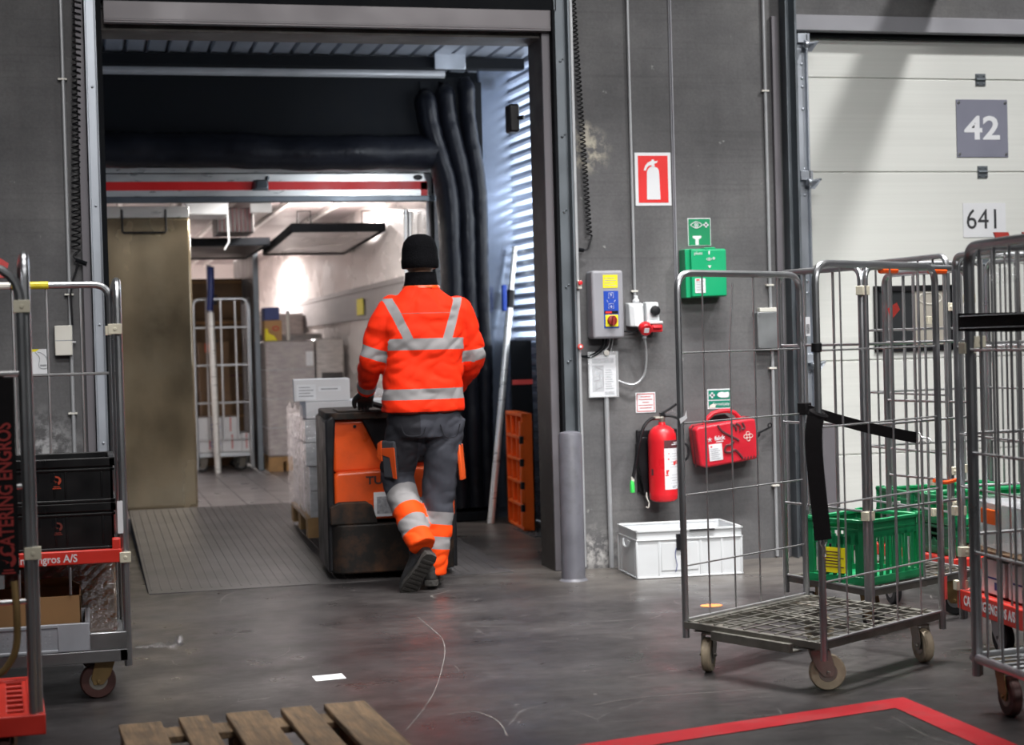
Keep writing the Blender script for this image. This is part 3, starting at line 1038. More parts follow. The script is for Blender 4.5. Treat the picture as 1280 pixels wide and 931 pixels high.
# ---- A: the empty cage in front
A = Cage('roll_cage', 'empty steel roll cage with two wire sides and a hanging black strap', (2.513, -3.609), (3.234, -3.164), (2.226, -2.973), 1.537, .19)
A.panel('y0')
A.panel('yW', bent=True)
A.mesh_deck()
A.castors((2.34, .45, 1.0, 1.6), inset=.075)
st = A.strap(spline([A.p(-.016, -.010, .995), A.p(-.028, -.008, .95), A.p(-.030, -.008, .88), A.p(-.022, -.014, .74), A.p(-.010, -.026, .56)], 6), (.695, -.72, 0), .030)
hook(st, A.p(-.010, -.026, .56), (.1, 0, -1), .05)
g = G()
c_ = A.p(.012, 0, 0)
g.tube([c_ + V(.022 * math.cos(t), .022 * math.sin(t), 0) + V(0, 0, 1.0 + .01 * math.sin(t)) for t in [i * PI / 8 for i in range(16)]], .014, 6, True)
g.build('strap_loop', M['black_soft'], st)
e0, e1 = A.p(A.L - .012, A.W - .02, .972), A.p(A.L - .02, .10, .868)
st = A.strap([e0 + (e1 - e0) * t + V(0, 0, -.010 * math.sin(PI * t)) for t in [i / 8 for i in range(9)]], (0, 0, 1), .022)
hook(st, e1, e1 - e0, .06)
c_ = A.p(A.L - .014, A.W - .014, .975)
G().box(c_.x - .022, c_.x + .022, c_.y - .022, c_.y + .022, .950, 1.0).build('strap_loop', M['black_soft'], st, bevel=.004)
c_ = A.p(.012, .0, 1.235)
G().lathe([(.017, 1.222), (.019, 1.225), (.019, 1.252), (.017, 1.255)], (c_.x, c_.y, 0), n=14).build('rubber_collar', M['black'], A.root)
# price tag on the rear post, paper scrap on the front post, tape on the foot
c_ = A.p(A.L - .03, A.W - .03, 0)
tg = G().box(c_.x - .016, c_.x + .016, c_.y - .0235, c_.y - .0225, 1.28, 1.36)
tg.build('label_tag', M['paper'], A.root)['label'] = 'white barcode tag on the post'
g = G()
for k in range(6):
    g.box(c_.x - .012 + k * .004, c_.x - .0105 + k * .004, c_.y - .0242, c_.y - .0236, 1.29, 1.33)
g.build('barcode', M['ink'], A.root.children[-1])
c_ = A.p(.012, A.W, 0)
g = G().add([(c_.x - .02, c_.y - .016, .955), (c_.x + .02, c_.y - .018, .975), (c_.x + .018, c_.y - .016, 1.005), (c_.x + .0, c_.y - .02, .985), (c_.x - .024, c_.y - .014, .975)], [(0, 1, 2, 3, 4)])
g.build('torn_label', M['paper'], A.root)
c_ = A.p(A.L - .014, .0, 0)
G().box(c_.x - .006, c_.x + .016, c_.y - .0155, c_.y - .0145, .24, .33).build('tape_strip', M['redtape'], A.root)

# ---- B: the cage with the green crate
ub, wb = math.radians(28), math.radians(103)
PB = Vector((3.19, -2.61))
B = Cage('roll_cage', 'zinc roll cage holding a single green crate, behind the empty cage', PB, PB + .80 * Vector((math.cos(ub), math.sin(ub))), PB + .60 * Vector((math.cos(wb), math.sin(wb))), 1.565, .20)
B.panel('y0', 3, (1.239, .896, .532), rw=.006, hb=.006, r=.014, cr=.06)
B.panel('x0', 2, (1.239, .896, .532), rw=.006, hb=.006, r=.014, cr=.06)
B.panel('xL', 3, (1.239, .96, .60), rw=.006, hb=.006, r=.014, cr=.06)
B.mesh_deck(10, 9, False)
B.castors((1.2, .5, 2.0, 1.0), inset=.1, tyre='blacktyre', brk='ochre')
for a, b, z in ((.0, .0, 1.465), (.0, .0, .515), (B.L, .0, 1.43), (B.L, .02, .66)):
    B.clip(a, b, z, .05)
for t in ((.16, .30), (.62, .76)):
    G().tube([B.p(B.L * t[0], 0, 1.552), B.p(B.L * t[1], 0, 1.552)], .0155, 8).build('orange_tape', M['truckorange'], B.root)
c_ = B.p(B.L, B.W * .9, 1.42)
g = G().add([(c_.x - .03, c_.y, 1.40), (c_.x + .02, c_.y - .02, 1.43), (c_.x + .045, c_.y - .02, 1.395), (c_.x - .0, c_.y, 1.345)], [(0, 1, 2, 3)])
g.build('red_tag', M['redtape'], B.root)
c_ = B.p(B.L * .62, -.002, .60)
g = G().tube(spline([B.p(B.L * .60, -.008, .63), B.p(B.L * .7, -.010, .615), B.p(B.L * .82, -.008, .62)], 6), .009, 6)
g.build('orange_cord', M['truckorange'], B.root)


def crate(name, label, cat, loc, rotz, L, W, H, m_, t=.005, style='slots', group=None, hand=True):
    """open plastic crate, local origin at a bottom corner"""
    o = thing(name, label, cat, loc, rotz, group)
    g = G()
    g.box(0, L, 0, W, .004, .012)
    def wall(fx, ln, slots):
        """fx(a0,a1,d0,d1,z0,z1) adds a box; a runs along the wall, d outward depth"""
        fx(0, ln, 0, .026, H - .020, H - .006)
        fx(0, ln, .004, .022, H - .055, H - .045)
        fx(0, ln, .0, .014, .0, .035)
        fx(0, .05, .004, .012, .03, H)
        fx(ln - .05, ln, .004, .012, .03, H)
        if style == 'slots':
            fx(.05, ln - .05, .006, .012, H - .085, H - .02) if not slots else None
            n = max(4, int(ln / .055))
            for i in range(n):
                a = .05 + (ln - .1) * i / n
                fx(a, a + (ln - .1) / n * .52, .006, .012, .03, H - .07)
            if slots:
                # handle opening in the middle of the top band
                m = ln / 2
                fx(.05, m - .055, .006, .012, H - .085, H - .02)
                fx(m + .055, ln - .05, .006, .012, H - .085, H - .02)
                fx(.05, ln - .05, .006, .012, H - .115, H - .08)
        else:
            if slots:
                m = ln / 2
                hz0, hz1 = H - .075, H - .040
                fx(.05, m - .06, .005, .011, .03, H - .01)
                fx(m + .06, ln - .05, .005, .011, .03, H - .01)
                fx(m - .06, m + .06, .005, .011, .03, hz0)
                fx(m - .06, m + .06, .005, .011, hz1, H - .01)
            else:
                fx(.05, ln - .05, .005, .011, .03, H - .01)
            for a in ((.33, .345), (.655, .67)):
                fx(ln * a[0], ln * a[1], .002, .011, .035, H - .055)
            for z in (.09, .15):
                pass
    wall(lambda a0, a1, d0, d1, z0, z1: g.box(a0, a1, d0, d1, z0, z1), L, False if style != 'slots' else False)
    wall(lambda a0, a1, d0, d1, z0, z1: g.box(a0, a1, W - d1, W - d0, z0, z1), L, False)
    wall(lambda a0, a1, d0, d1, z0, z1: g.box(d0, d1, a0, a1, z0, z1), W, hand)
    wall(lambda a0, a1, d0, d1, z0, z1: g.box(L - d1, L - d0, a0, a1, z0, z1), W, hand)
    g.build('body', M[m_], o, bevel=.0015, seg=1)
    return o


# green crate standing in cage B, label on its short side facing the camera left
gc_a = math.radians(ub * 180 / PI)
gp = B.p(.045, .05, .205)
gw = Matrix.Rotation(math.atan2(math.sin(ub), math.cos(ub)), 3, 'Z') @ Vector((gp.x, gp.y, 0))
gco = crate('crate', 'green slotted plastic crate with a yellow label standing in a roll cage', 'crate', (PB.x + gw.x, PB.y + gw.y, .207), ub, .42, .34, .285, 'greencrate')
g = G().box(-.002, -.0008, .115, .245, .045, .155)
lb = g.build('yellow_label', M['yellow'], gco)
g = G()
for k in range(6):
    g.box(-.003, -.0022, .125 + .014 * (k % 3), .235, .068 + k * .013, .072 + k * .013)
g.box(-.003, -.0022, .22, .235, .05, .058)
g.build('label_print', M['maroon'], lb)

# ---- C: cage by the door with dark green crates
uc = math.radians(4)
PC = Vector((4.0, -1.86))
Cc = Cage('roll_cage', 'roll cage with a red base and dark green crates, close to the white door', PC, PC + .74 * Vector((math.cos(uc), math.sin(uc))), PC + .80 * Vector((math.cos(uc + PI / 2), math.sin(uc + PI / 2))), 1.645, .19)
Cc.panel('x0', 5, (1.30, .98, .70, .42), rw=.006, hb=.006, r=.014, cr=.06)
Cc.panel('xL', 5, (1.30, .98, .70, .42), rw=.006, hb=.006, r=.014, cr=.06)
Cc.panel('yW', 4, (1.30, .98, .70, .42), rw=.006, hb=.006, r=.014, cr=.06)
Cc.solid_deck('redplastic', .145, .20, True, .01)
Cc.castors((.7, 1.2, .2, 1.5), inset=.1, tyre='blacktyre', brk='ochre')
for z in (1.40, .62, .47):
    Cc.clip(.0, .0, z, .05)
    Cc.clip(.0, .16, z - .06, .05)
k = 0
for i in range(2):
    for j in range(2):
        q = Cc.p(.03, .05 + j * .37, 0)
        qq = Matrix.Rotation(uc, 3, 'Z') @ q
        lab = {(0, 0): 'dark green crate, bottom front of the stack in the cage by the door', (0, 1): 'dark green crate, bottom rear of the stack in the cage by the door',
               (1, 0): 'green crate, top front of the stack in the cage by the door', (1, 1): 'green crate, top rear of the stack in the cage by the door'}[(i, j)]
        crate('crate', lab, 'crate', (PC.x + qq.x, PC.y + qq.y, .203 + i * .145), uc, .66, .35, .145, 'darkgreen' if i == 0 else 'greencrate', group='green crates in the cage by the door')

# ---- E: loaded cage with a printed red base
ue = math.radians(-5.5)
e_u, e_w = Vector((math.cos(ue), math.sin(ue))), Vector((-math.sin(ue), math.cos(ue)))
PE = Vector((3.41, -2.98)) - .82 * e_w
E_ = Cage('roll_cage', 'roll cage on a red base printed in white, loaded with clear bins and white cartons', PE, PE + .72 * e_u, PE + .82 * e_w, 1.585, .235)
E_.panel('x0', 6, (1.22, .87, .66), rw=.0045, hb=.0045, r=.0135, cr=.06)
E_.panel('xL', 6, (1.22, .87, .66), rw=.0045, hb=.0045, r=.0135, cr=.06)
E_.panel('yW', 5, (1.22, .87, .66), rw=.0045, hb=.0045, r=.0135, cr=.06)
bs = E_.solid_deck('redplastic', .165, .245, True, .012)
g = G()
mo = Vector((-.0128, E_.W - .055, .205))
g.text('CATERING ENGROS A/S', .054, mo, (0, -1, 0), (0, 0, 1), 'LEFT', .001, .0015, .80)
g.build('printed_words', M['signwhite'], bs)
E_.castors((1.45, 1.62, 1.2, 1.7), inset=.11, tyre='blacktyre', brk='steel')
for a, b, z in ((.0, .0, 1.41), (0, E_.W, .26), (0, E_.W - .05, .40), (0, E_.W, .56), (0, .02, .42)):
    E_.clip(a, b, z, .05)
g = G()
def e_loc(a, b, z):
    q = E_.p(a, b, z)
    r_ = Matrix.Rotation(ue, 3, 'Z') @ q
    return (PE.x + r_.x, PE.y + r_.y, z)
# shelf of the cage
g = G()
p0, p1, p2, p3 = E_.p(.02, .02, .40), E_.p(E_.L - .02, .02, .40), E_.p(E_.L - .02, E_.W - .02, .40), E_.p(.02, E_.W - .02, .40)
g.hexa([p0, p1, p2, p3], [p + V(0, 0, .022) for p in (p0, p1, p2, p3)])
g.build('shelf', M['cardboard2'], E_.root)
for i, (b, hh, lab) in enumerate(((.50, .135, 'white carton at the back under the shelf of the printed roll cage'), (.26, .14, 'white carton in the middle under the shelf of the printed roll cage'), (.03, .13, 'white carton nearest the camera under the shelf of the printed roll cage'))):
    o = thing('carton', lab, 'box', e_loc(.04, b, .249), ue, 'white cartons under the cage shelf')
    G().box(0, .40, 0, .21, 0, hh).build('body', M['boxwhite'], o, bevel=.003)
    g = G().box(-.001, -.0004, .03, .17, hh * .45, hh * .5)
    g.box(-.001, -.0004, .05, .09, .02, .05)
    g.build('print', M['bluedeep'], o)
    G().box(-.0005, .4005, .095, .115, hh - .0008, hh + .0008).build('tape', M['paper'], o)
for i, (b, lab) in enumerate(((.43, 'clear plastic bin with orange handle at the back of the cage shelf'), (.05, 'clear plastic bin with orange handle at the front of the cage shelf'))):
    o = thing('storage_bin', lab, 'bin', e_loc(.04, b, .424), ue, 'clear bins on the cage shelf')
    g = G()
    g.loft([[(x, y, z) for x, y in ((.02 - d, .02 - d), (.48 + d, .02 - d), (.48 + d, .33 + d), (.02 - d, .33 + d))] for z, d in ((0, 0), (.17, .015), (.185, .02))])
    g.build('body', M['bin'], o, bevel=.004)
    g = G()
    g.box(-.008, .0, .10, .26, .10, .16)
    g.build('handle', M['orangepl'], o, bevel=.008)
    g = G().box(-.005, .505, -.005, .355, .182, .20)
    g.build('lid', M['film'], o, bevel=.004)

# ---- D: the big cage at the right edge
ud = math.radians(6)
d_u = Vector((math.cos(ud), math.sin(ud)))
FL = Vector((2.88, -4.02))
NL = Vector((2.84, -4.83))
D = Cage('roll_cage', 'close barred roll cage with a wide black strap at the right edge', NL, NL + .72 * d_u, FL, 1.565, .185)
D.panel('x0', 7, (1.218, .874, .542), rw=.005, hb=.0055, r=.016, cr=.07)
D.panel('yW', 6, (1.24, .939, .60), rw=.005, hb=.0055, r=.016, cr=.07)
D.panel('xL', 7, (1.218, .874, .542), rw=.005, hb=.0055, r=.016, cr=.07)
g = G()
g.tube([D.p(.0, .0, .185), D.p(0, D.W, .185), D.p(D.L, D.W, .185), D.p(D.L, 0, .185)], .017, 10, True)
for k in range(14):
    t = .04 + (D.W - .08) * k / 13
    g.tube([D.p(.01, t, .183), D.p(D.L - .01, t, .183)], .006, 6)
for k in range(3):
    t = D.L * (k + 1) / 4
    g.tube([D.p(t, .01, .176), D.p(t, D.W - .01, .176)], .008, 6)
g.build('bar_deck', M['steel'], D.root)
D.castors((1.9, 1.35, 1.2, 1.7), inset=(.085, .07), tyre='redtyre', brk='ochre')
for a, b, z in ((0, D.W, 1.225), (.04, D.W + .0, 1.245)):
    D.clip(a, b, z, .045)
st = D.strap([D.p(-.022, D.W * t, 1.312 - .006 * math.sin(PI * t)) for t in (1.02, .8, .6, .4, .2, 0)] , (0, 0, 1), .030, th=.003)
g = G()
for sd in (-1, 1):
    g.tube([D.p(-.0265, D.W * t, 1.312 + sd * .02) for t in (1.0, .5, 0)], .0014, 5)
g.build('stitching', M['greyink'], st)
st2 = D.strap([D.p(D.L * t, D.W + .02, 1.312) for t in (-.03, .3, .6, 1.0)], (0, 0, 1), .030, th=.003)
# things caught on it
g = G()
q = D.p(D.L * .16, D.W * .97, 0)
random.seed(3)
gr = []
for i in range(6):
    row = []
    for j in range(6):
        row.append((q.x - .03 + j * .022 + random.uniform(-.012, .012), q.y + random.uniform(-.03, .03), 1.545 - i * .022 + random.uniform(-.01, .01)))
    gr.append(row)
g.add([p for r_ in gr for p in r_], [(i * 6 + j, i * 6 + j + 1, (i + 1) * 6 + j + 1, (i + 1) * 6 + j) for i in range(5) for j in range(5)])
o = g.build('film_scrap', M['film'], smooth=0)
o.matrix_world = D.root.matrix_basis
tag(o, 'crumpled scrap of clear film stuck to the top bar of the right hand cage', 'plastic scrap')
for t in (.18, .34):
    g = G()
    a_, b_ = D.p(D.L * t, D.W, 0), D.p(D.L * (t + .075), D.W, 0)
    g.hexa([V(a_.x, a_.y - .003, 1.578), V(b_.x, b_.y - .003, 1.578), V(b_.x, b_.y + .003, 1.578), V(a_.x, a_.y + .003, 1.578)], [V(a_.x - .015, a_.y - .003, 1.613), V(b_.x - .01, b_.y - .003, 1.613), V(b_.x - .01, b_.y + .003, 1.613), V(a_.x - .015, a_.y + .003, 1.613)])
    g.build('red_tab', M['redtape'], D.root)
g = G()
q = D.p(D.L * .36, D.W - .012, 0)
q2 = D.p(D.L * .98, D.W - .03, 0)
g.hexa([V(q.x, q.y - .004, 1.40), V(q2.x, q2.y - .004, 1.36), V(q2.x, q2.y, 1.36), V(q.x, q.y, 1.40)], [V(q.x, q.y - .004, 1.545), V(q2.x, q2.y - .004, 1.545), V(q2.x, q2.y, 1.545), V(q.x, q.y, 1.545)])
o = g.build('cardboard_sheet', M['cardboard'], smooth=0)
o.matrix_world = D.root.matrix_basis
tag(o, 'brown cardboard sheet at the top of the right hand cage', 'cardboard')

# ---- L1: loaded cage on the left with black crates
P1 = Vector((-.665, -2.72))
L1 = Cage('roll_cage', 'roll cage on the left with a red shelf, loaded with black crates and cartons', P1, P1 + Vector((.80, 0)), P1 + Vector((0, .74)), 1.555, .19)
L1.panel('xL', 4, (1.212, .85, .55), rw=.0045, hb=.005, r=.0145, cr=.07)
L1.panel('x0', 4, (1.212, .85, .55), rw=.0045, hb=.005, r=.0145, cr=.07)
L1.panel('yW', 5, (1.205, .85, .55), rw=.005, hb=.006, r=.0145, cr=.07, top=1.57)
g = G()
g.box(0, L1.L, 0, .03, .145, .19).box(0, L1.L, L1.W - .03, L1.W, .145, .19).box(0, .03, 0, L1.W, .145, .19).box(L1.L - .03, L1.L, 0, L1.W, .145, .19).box(.02, L1.L - .02, .02, L1.W - .02, .168, .184)
g.box(L1.L - .20, L1.L - .004, -.002, .02, .19, .255)
g.build('deck_frame', M['steel'], L1.root, bevel=.003)
L1.castors((.25, .1, 0.1, .2), inset=.08, tyre='redtyre', brk='ochre')
L1.clip(L1.L - .012, .0, 1.375, .05)
L1.clip(L1.L - .012, L1.W, 1.38, .05)
L1.clip(L1.L - .0, .0, .53, .04)
g = G().tube([(L1.L * .50, L1.W - .015, 1.5705), (L1.L * .68, L1.W - .015, 1.5705)], .0155, 10)
g.build('yellow_tape', M['tape'], L1.root)
g = G().tube([(L1.L * .05, L1.W - .015, 1.5705), (L1.L * .49, L1.W - .015, 1.5705)], .0152, 10)
g.build('white_tape', M['offwhite'], L1.root)
# sticker on the right post
G().box(L1.L - .024, L1.L - .004, -.0165, -.0155, .62, .74).build('label_tag', M['paper'], L1.root)
# red shelf with printed lip
g = G()
g.box(.03, L1.L - .03, .03, L1.W - .03, .545, .558)
g.box(.02, L1.L - .012, -.006, .016, .512, .563)
g.box(L1.L - .045, L1.L - .015, -.004, .05, .512, .60)
shf = g.build('shelf', M['redplastic'], L1.root, bevel=.004)
g = G()
g.text('Catering Engros A/S', .040, (L1.L * .545 + .045, -.0068, .535), (1, 0, 0), (0, 0, 1), 'CENTER', .001, .0006, .9)
g.build('printed_words', M['signwhite'], shf)
g = G()
for x in (.42, .60):
    G().tube([(x, .02, .50), (x, .02, .40)], .005, 6).build('shelf_hook', M['steel'], L1.root)


def swoosh(g, o, s, ex=(1, 0, 0), ey=(0, 0, 1), d=.0012):
    """small curl mark over two tiny lines, as printed on the crates"""
    ex, ey = Vector(ex), Vector(ey)
    nz = ex.cross(ey)
    o = Vector(o)
    def shp(pts):
        g.add([o + ex * x * s + ey * y * s + nz * d for x, y in pts], [tuple(range(len(pts)))])
    out = [(.9 * math.cos(t), .9 * math.sin(t)) for t in [math.radians(a) for a in range(110, -80, -15)]]
    inn = [(.42 * math.cos(t) + .05, .42 * math.sin(t) + .12) for t in [math.radians(a) for a in range(-70, 125, 15)]]
    n = min(len(out), len(inn))
    inn = inn[::-1]
    for i in range(n - 1):
        shp([out[i], inn[i], inn[i + 1], out[i + 1]][::-1])
    shp([(-.9, .1), (-.2, -.1), (.1, -.25), (-.35, -.45), (-.1, -.2)][::-1])
    shp([(-.55, -1.25), (.6, -1.25), (.6, -1.08), (-.55, -1.08)])
    shp([(-.75, -1.6), (.8, -1.6), (.8, -1.4), (-.75, -1.4)])


def black_crate(label, z, Hc, lg):
    o = thing('crate', label, 'crate', (P1.x + .19, P1.y + .045, z), 0, 'black crates on the red shelf')
    L_, W_ = .575, .40
    g = G()
    g.box(.012, L_ - .012, .012, W_ - .012, 0, .012)
    for a in ((0, L_, 0, .012), (0, L_, W_ - .012, W_), (0, .012, 0, W_), (L_ - .012, L_, 0, W_)):
        g.box(*a, .01, Hc - .03)
    for a in ((-.008, L_ + .008, -.008, .014), (-.008, L_ + .008, W_ - .014, W_ + .008), (-.008, .014, -.008, W_ + .008), (L_ - .014, L_ + .008, -.008, W_ + .008)):
        g.box(*a, Hc - .032, Hc)
        g.box(a[0] + .003, a[1] - .003, a[2] + .003, a[3] - .003, Hc - .048, Hc - .038)
        g.box(*a, .0, .012)
    for x in (.03, .36, .40, .53):
        g.box(x, x + .008, -.004, .002, .02, Hc - .05)
    g.build('body', M['blackcrate'], o, bevel=.003)
    for x in ((.15, .19), (.26, .31), (.35, .39)):
        G().box(x[0], x[1], -.0012, .0, Hc - .085, Hc - .055).build('grip_slot', M['rubber'], o)
    g = G()
    swoosh(g, (.372, -.0052, Hc * .52), .019)
    g.build('logo', M[lg], o)
    return o


black_crate('black plastic crate with faded red logo resting on the red shelf', .559, .175, 'dimlogo')
black_crate('open black plastic crate with orange logo, upper one of the two', .735, .165, 'logo')

# under the shelf: grey tray with an open carton, wrapped load and another carton
o = thing('tray', 'grey perforated plastic tray holding an open brown carton', 'tray', (P1.x + .06, P1.y + .0, .191), 0)
g = G()
TL, TW, TH = .60, .38, .105
g.box(.0, TL, .0, TW, 0, .006)
for a in ((0, TL, 0, .008), (0, TL, TW - .008, TW), (0, .008, 0, TW), (TL - .008, TL, 0, TW)):
    g.box(*a, 0, TH)
for a in ((-.006, TL + .006, -.006, .012), (-.006, TL + .006, TW - .012, TW + .006), (-.006, .012, -.006, TW + .006), (TL - .012, TL + .006, -.006, TW + .006)):
    g.box(*a, TH - .014, TH)
    g.box(*a, 0, .012)
g.box(TL - .11, TL + .004, -.008, .004, .002, TH)
g.build('body', M['greytray'], o, bevel=.003)
g = G()
for i in range(27):
    for j in range(5):
        g.box(.03 + i * .0165, .037 + i * .0165, -.001, .0, .022 + j * .013, .029 + j * .013)
g.build('perforation', M['greyink'], o)
o = thing('carton', 'open brown cardboard carton with raised flap sitting in the grey tray', 'box', (P1.x + .10, P1.y + .03, .199), 0, 'brown cartons under the red shelf')
g = G()
BL, BW, BH = .535, .30, .195
g.box(0, BL, 0, BW, 0, .004)
for a in ((0, BL, 0, .004), (0, BL, BW - .004, BW), (0, .004, 0, BW), (BL - .004, BL, 0, BW)):
    g.box(*a, 0, BH)
g.build('body', M['cardboard'], o)
g = G().hexa([(.25, .30, BH), (BL, .29, BH), (BL, .294, BH), (.25, .304, BH)], [(.30, .22, BH + .03), (BL - .05, .20, BH + .045), (BL - .05, .204, BH + .047), (.30, .224, BH + .034)])
g.hexa([(0.02, .004, BH), (.2, .004, BH), (.2, .0, BH), (.02, .0, BH)], [(0.03, .09, BH - .03), (.19, .08, BH - .04), (.19, .084, BH - .044), (.03, .094, BH - .034)])
g.build('flap', M['cardboard'], o)
o = thing('wrapped_load', 'film wrapped brown carton load at the back right of the left cage', 'package', (P1.x + .35, P1.y + .40, .191), 0)
g = G().box(0, .42, 0, .29, 0, .30)
g.build('body', M['cardboard2'], o, bevel=.01)
random.seed(11)
g = G()
nx_, nz_ = 22, 16
vs = []
for i in range(nz_ + 1):
    for j in range(nx_ + 1):
        vs.append((-.004 + .43 * j / nx_, -.008 + random.uniform(-.006, .003), .305 * i / nz_))
g.add(vs, [(i * (nx_ + 1) + j, i * (nx_ + 1) + j + 1, (i + 1) * (nx_ + 1) + j + 1, (i + 1) * (nx_ + 1) + j) for i in range(nz_) for j in range(nx_)])
vs = []
for i in range(8):
    for j in range(nx_ + 1):
        vs.append((-.004 + .43 * j / nx_, .29 * i / 7, .303 + random.uniform(-.002, .012)))
g.add(vs, [(i * (nx_ + 1) + j, i * (nx_ + 1) + j + 1, (i + 1) * (nx_ + 1) + j + 1, (i + 1) * (nx_ + 1) + j) for i in range(7) for j in range(nx_)])
g.build('film', M['film_shiny'], o, smooth=0)
o = thing('carton', 'brown closed cardboard carton on top of the film wrapped load', 'box', (P1.x + .22, P1.y + .34, .51 - .145), 0, 'brown cartons under the red shelf')
o.location = (P1.x + .14, P1.y + .42, .506)
o.location.z = .502
G().box(0, .52, 0, .26, -.0, .04).build('body', M['cardboard'], o, bevel=.002)

# ---- L2: cage cut off by the left edge
P2 = Vector((-.98, -3.79))
L2 = Cage('roll_cage', 'roll cage with red slotted base at the left edge, nearest the camera', P2, P2 + Vector((.82, .02)), P2 + Vector((-.03, .62)), 1.595, .17)
L2.panel('xL', 3, (1.231, .885, .533), rw=.004, hb=.005, r=.0145, cr=.07)
L2.panel('y0', 5, (1.231, .885, .533), rw=.004, hb=.008, r=.0145, cr=.12, top=1.56)
L2.panel('x0', 3, (1.231, .885, .533), rw=.004, hb=.005, r=.0145, cr=.07)
L2.solid_deck('redplastic', .125, .188, True, .02)
L2.castors((1.2, .4, 1.4, .8), inset=.09, tyre='redtyre', brk='ochre')
L2.clip(L2.L - .012, .0, 1.435, .05)
L2.clip(L2.L - .002, .0, .68, .05)
st = L2.strap([L2.p(L2.L - .075, -.02, z) for z in (1.22, 1.0, .8, .62)], (1, 0, 0), .032, th=.003)
g = G()
q = L2.p(L2.L - .075, -.0245, .88)
g.text('CATERING ENGROS', .060, q, (0, 0, 1), (-1, 0, 0), 'CENTER', .001, .0012, .75)
swoosh(g, L2.p(L2.L - .075, -.0242, .665), .026, d=.0006)
g.build('printed_words', M['strapred'], st)
g = G()
q = L2.p(L2.L - .09, -.022, 0)
g.tube(spline([(q.x + .03, q.y, .60), (q.x + .035, q.y - .01, .50), (q.x + .03, q.y - .015, .40), (q.x - .0, q.y - .01, .34), (q.x - .04, q.y, .31)], 6), .011, 8)
g.build('bent_handle', M['ochre'], L2.root)
q = L2.p(L2.L - .10, .03, 0)
g = G()
random.seed(5)
vs = []
for i in range(7):
    for j in range(7):
        vs.append((q.x - .10 + j * .022 + random.uniform(-.006, .006), q.y + .05 * math.sin(j * 1.1 + i) * .5 + random.uniform(-.01, .01), 1.14 + i * .022 - j * .006))
g.add(vs, [(i * 7 + j, i * 7 + j + 1, (i + 1) * 7 + j + 1, (i + 1) * 7 + j) for i in range(6) for j in range(6)])
o = g.build('strap_bundle', M['black_soft'], smooth=60)
o.modifiers.new('thick', 'SOLIDIFY').thickness = .006
o.matrix_world = L2.root.matrix_basis
tag(o, 'bundled black strap hanging in the cage at the left edge', 'strap')
g = G()
q = L2.p(L2.L - .14, L2.W, 0)
g.add([(q.x - .25, q.y, 1.56), (q.x + .09, q.y - .02, 1.55), (q.x + .10, q.y, 1.60), (q.x + .05, q.y + .03, 1.635), (q.x - .10, q.y + .05, 1.70), (q.x - .25, q.y + .05, 1.72)], [(0, 1, 2, 3, 4, 5)])
o = g.build('red_sheet', M['redcloth'], smooth=0)
o.modifiers.new('thick', 'SOLIDIFY').thickness = .004
o.matrix_world = L2.root.matrix_basis
tag(o, 'corner of a red plastic sheet over the cage at the left edge', 'plastic sheet')
# ================================================================ things on the wall
def pipe(name, label, cat, pts, r, m_, clips=(), axis_x=None):
    o = thing(name, label, cat, pts[0])
    p0 = Vector(pts[0])
    G().tube([Vector(p) - p0 for p in pts], r, 10).build('tube', M[m_], o)
    for z in clips:
        x = pts[0][0]
        g = G().box(-r * 2.6, r * 2.0, -r * 1.3, -p0.y, z - p0.z - .005, z - p0.z + .005)
        g.build('pipe_clip', M['offwhite'], o, bevel=.001)
    return o


pipe('conduit', 'thin grey conduit running up the wall at the far left, behind the black coiled cable', 'pipe', [(-.049, -.014, 0.02), (-.049, -.014, 4.5)], .010, 'conduit', (2.72, 1.60, .98, .55))
pipe('conduit', 'thin grey conduit above the red and white power sockets', 'pipe', [(3.048, -.014, 1.49), (3.048, -.014, 4.5)], .0085, 'conduit', (1.56,))
pipe('conduit', 'thin grey conduit from above into the zinc junction box by the white door', 'pipe', [(3.872, -.014, 1.44), (3.868, -.014, 4.5)], .0095, 'conduit', (1.58, 2.7))
pipe('conduit', 'thin grey conduit from the zinc junction box down to the floor', 'pipe', [(3.876, -.014, .01), (3.876, -.014, 1.215)], .0095, 'conduit', (1.10, .42))
pipe('conduit', 'thick grey cable pipe below the document sleeve beside the white crate', 'pipe', [(2.868, -.018, .002), (2.862, -.018, .98)], .014, 'conduit', ())


def coil(name, label, x0, z0, x1, z1, r, turns, tail, end):
    o = thing(name, label, 'cable', (x1, -.03, z1))
    P = []
    n = turns * 10
    for i in range(n + 1):
        t = i / n
        a = 2 * PI * turns * t
        P.append(Vector((x0 + (x1 - x0) * t - x1 + r * math.cos(a), r * math.sin(a) * .8, z0 + (z1 - z0) * t - z1)))
    G().tube(P, .0042, 5).build('coil', M['black'], o)
    T = [P[-1]] + [Vector((p[0] - x1, p[1] + .03, p[2] - z1)) for p in tail]
    G().tube(spline(T, 6), .0055, 6).build('tail', M['black'], o)
    e = Vector((end[0] - x1, end[1] + .03, end[2] - z1))
    d = (e - T[-1]).normalized()
    G().tube([T[-1] - d * .01, T[-1] + d * .05], .011, 8).build('plug', M['rubber'], o)
    return o


coil('coiled_cable', 'black coiled cable hanging left of the dock opening', .050, 3.6, -.012, 1.83, .021, 58, [(-.022, -.035, 1.80), (-.005, -.04, 1.775)], (.03, -.04, 1.762))
coil('coiled_cable', 'black coiled cable hanging right of the dock opening', 2.705, 3.6, 2.785, 1.875, .014, 72, [(2.787, -.035, 1.84), (2.768, -.04, 1.80), (2.735, -.04, 1.795)], (2.69, -.05, 1.80))
pipe('cable', 'black cable from the left coil down into the switch box', 'cable', [(.0, -.03, 1.76), (-.035, -.03, 1.66), (-.045, -.035, 1.60), (-.04, -.033, 1.44)], .0055, 'black')

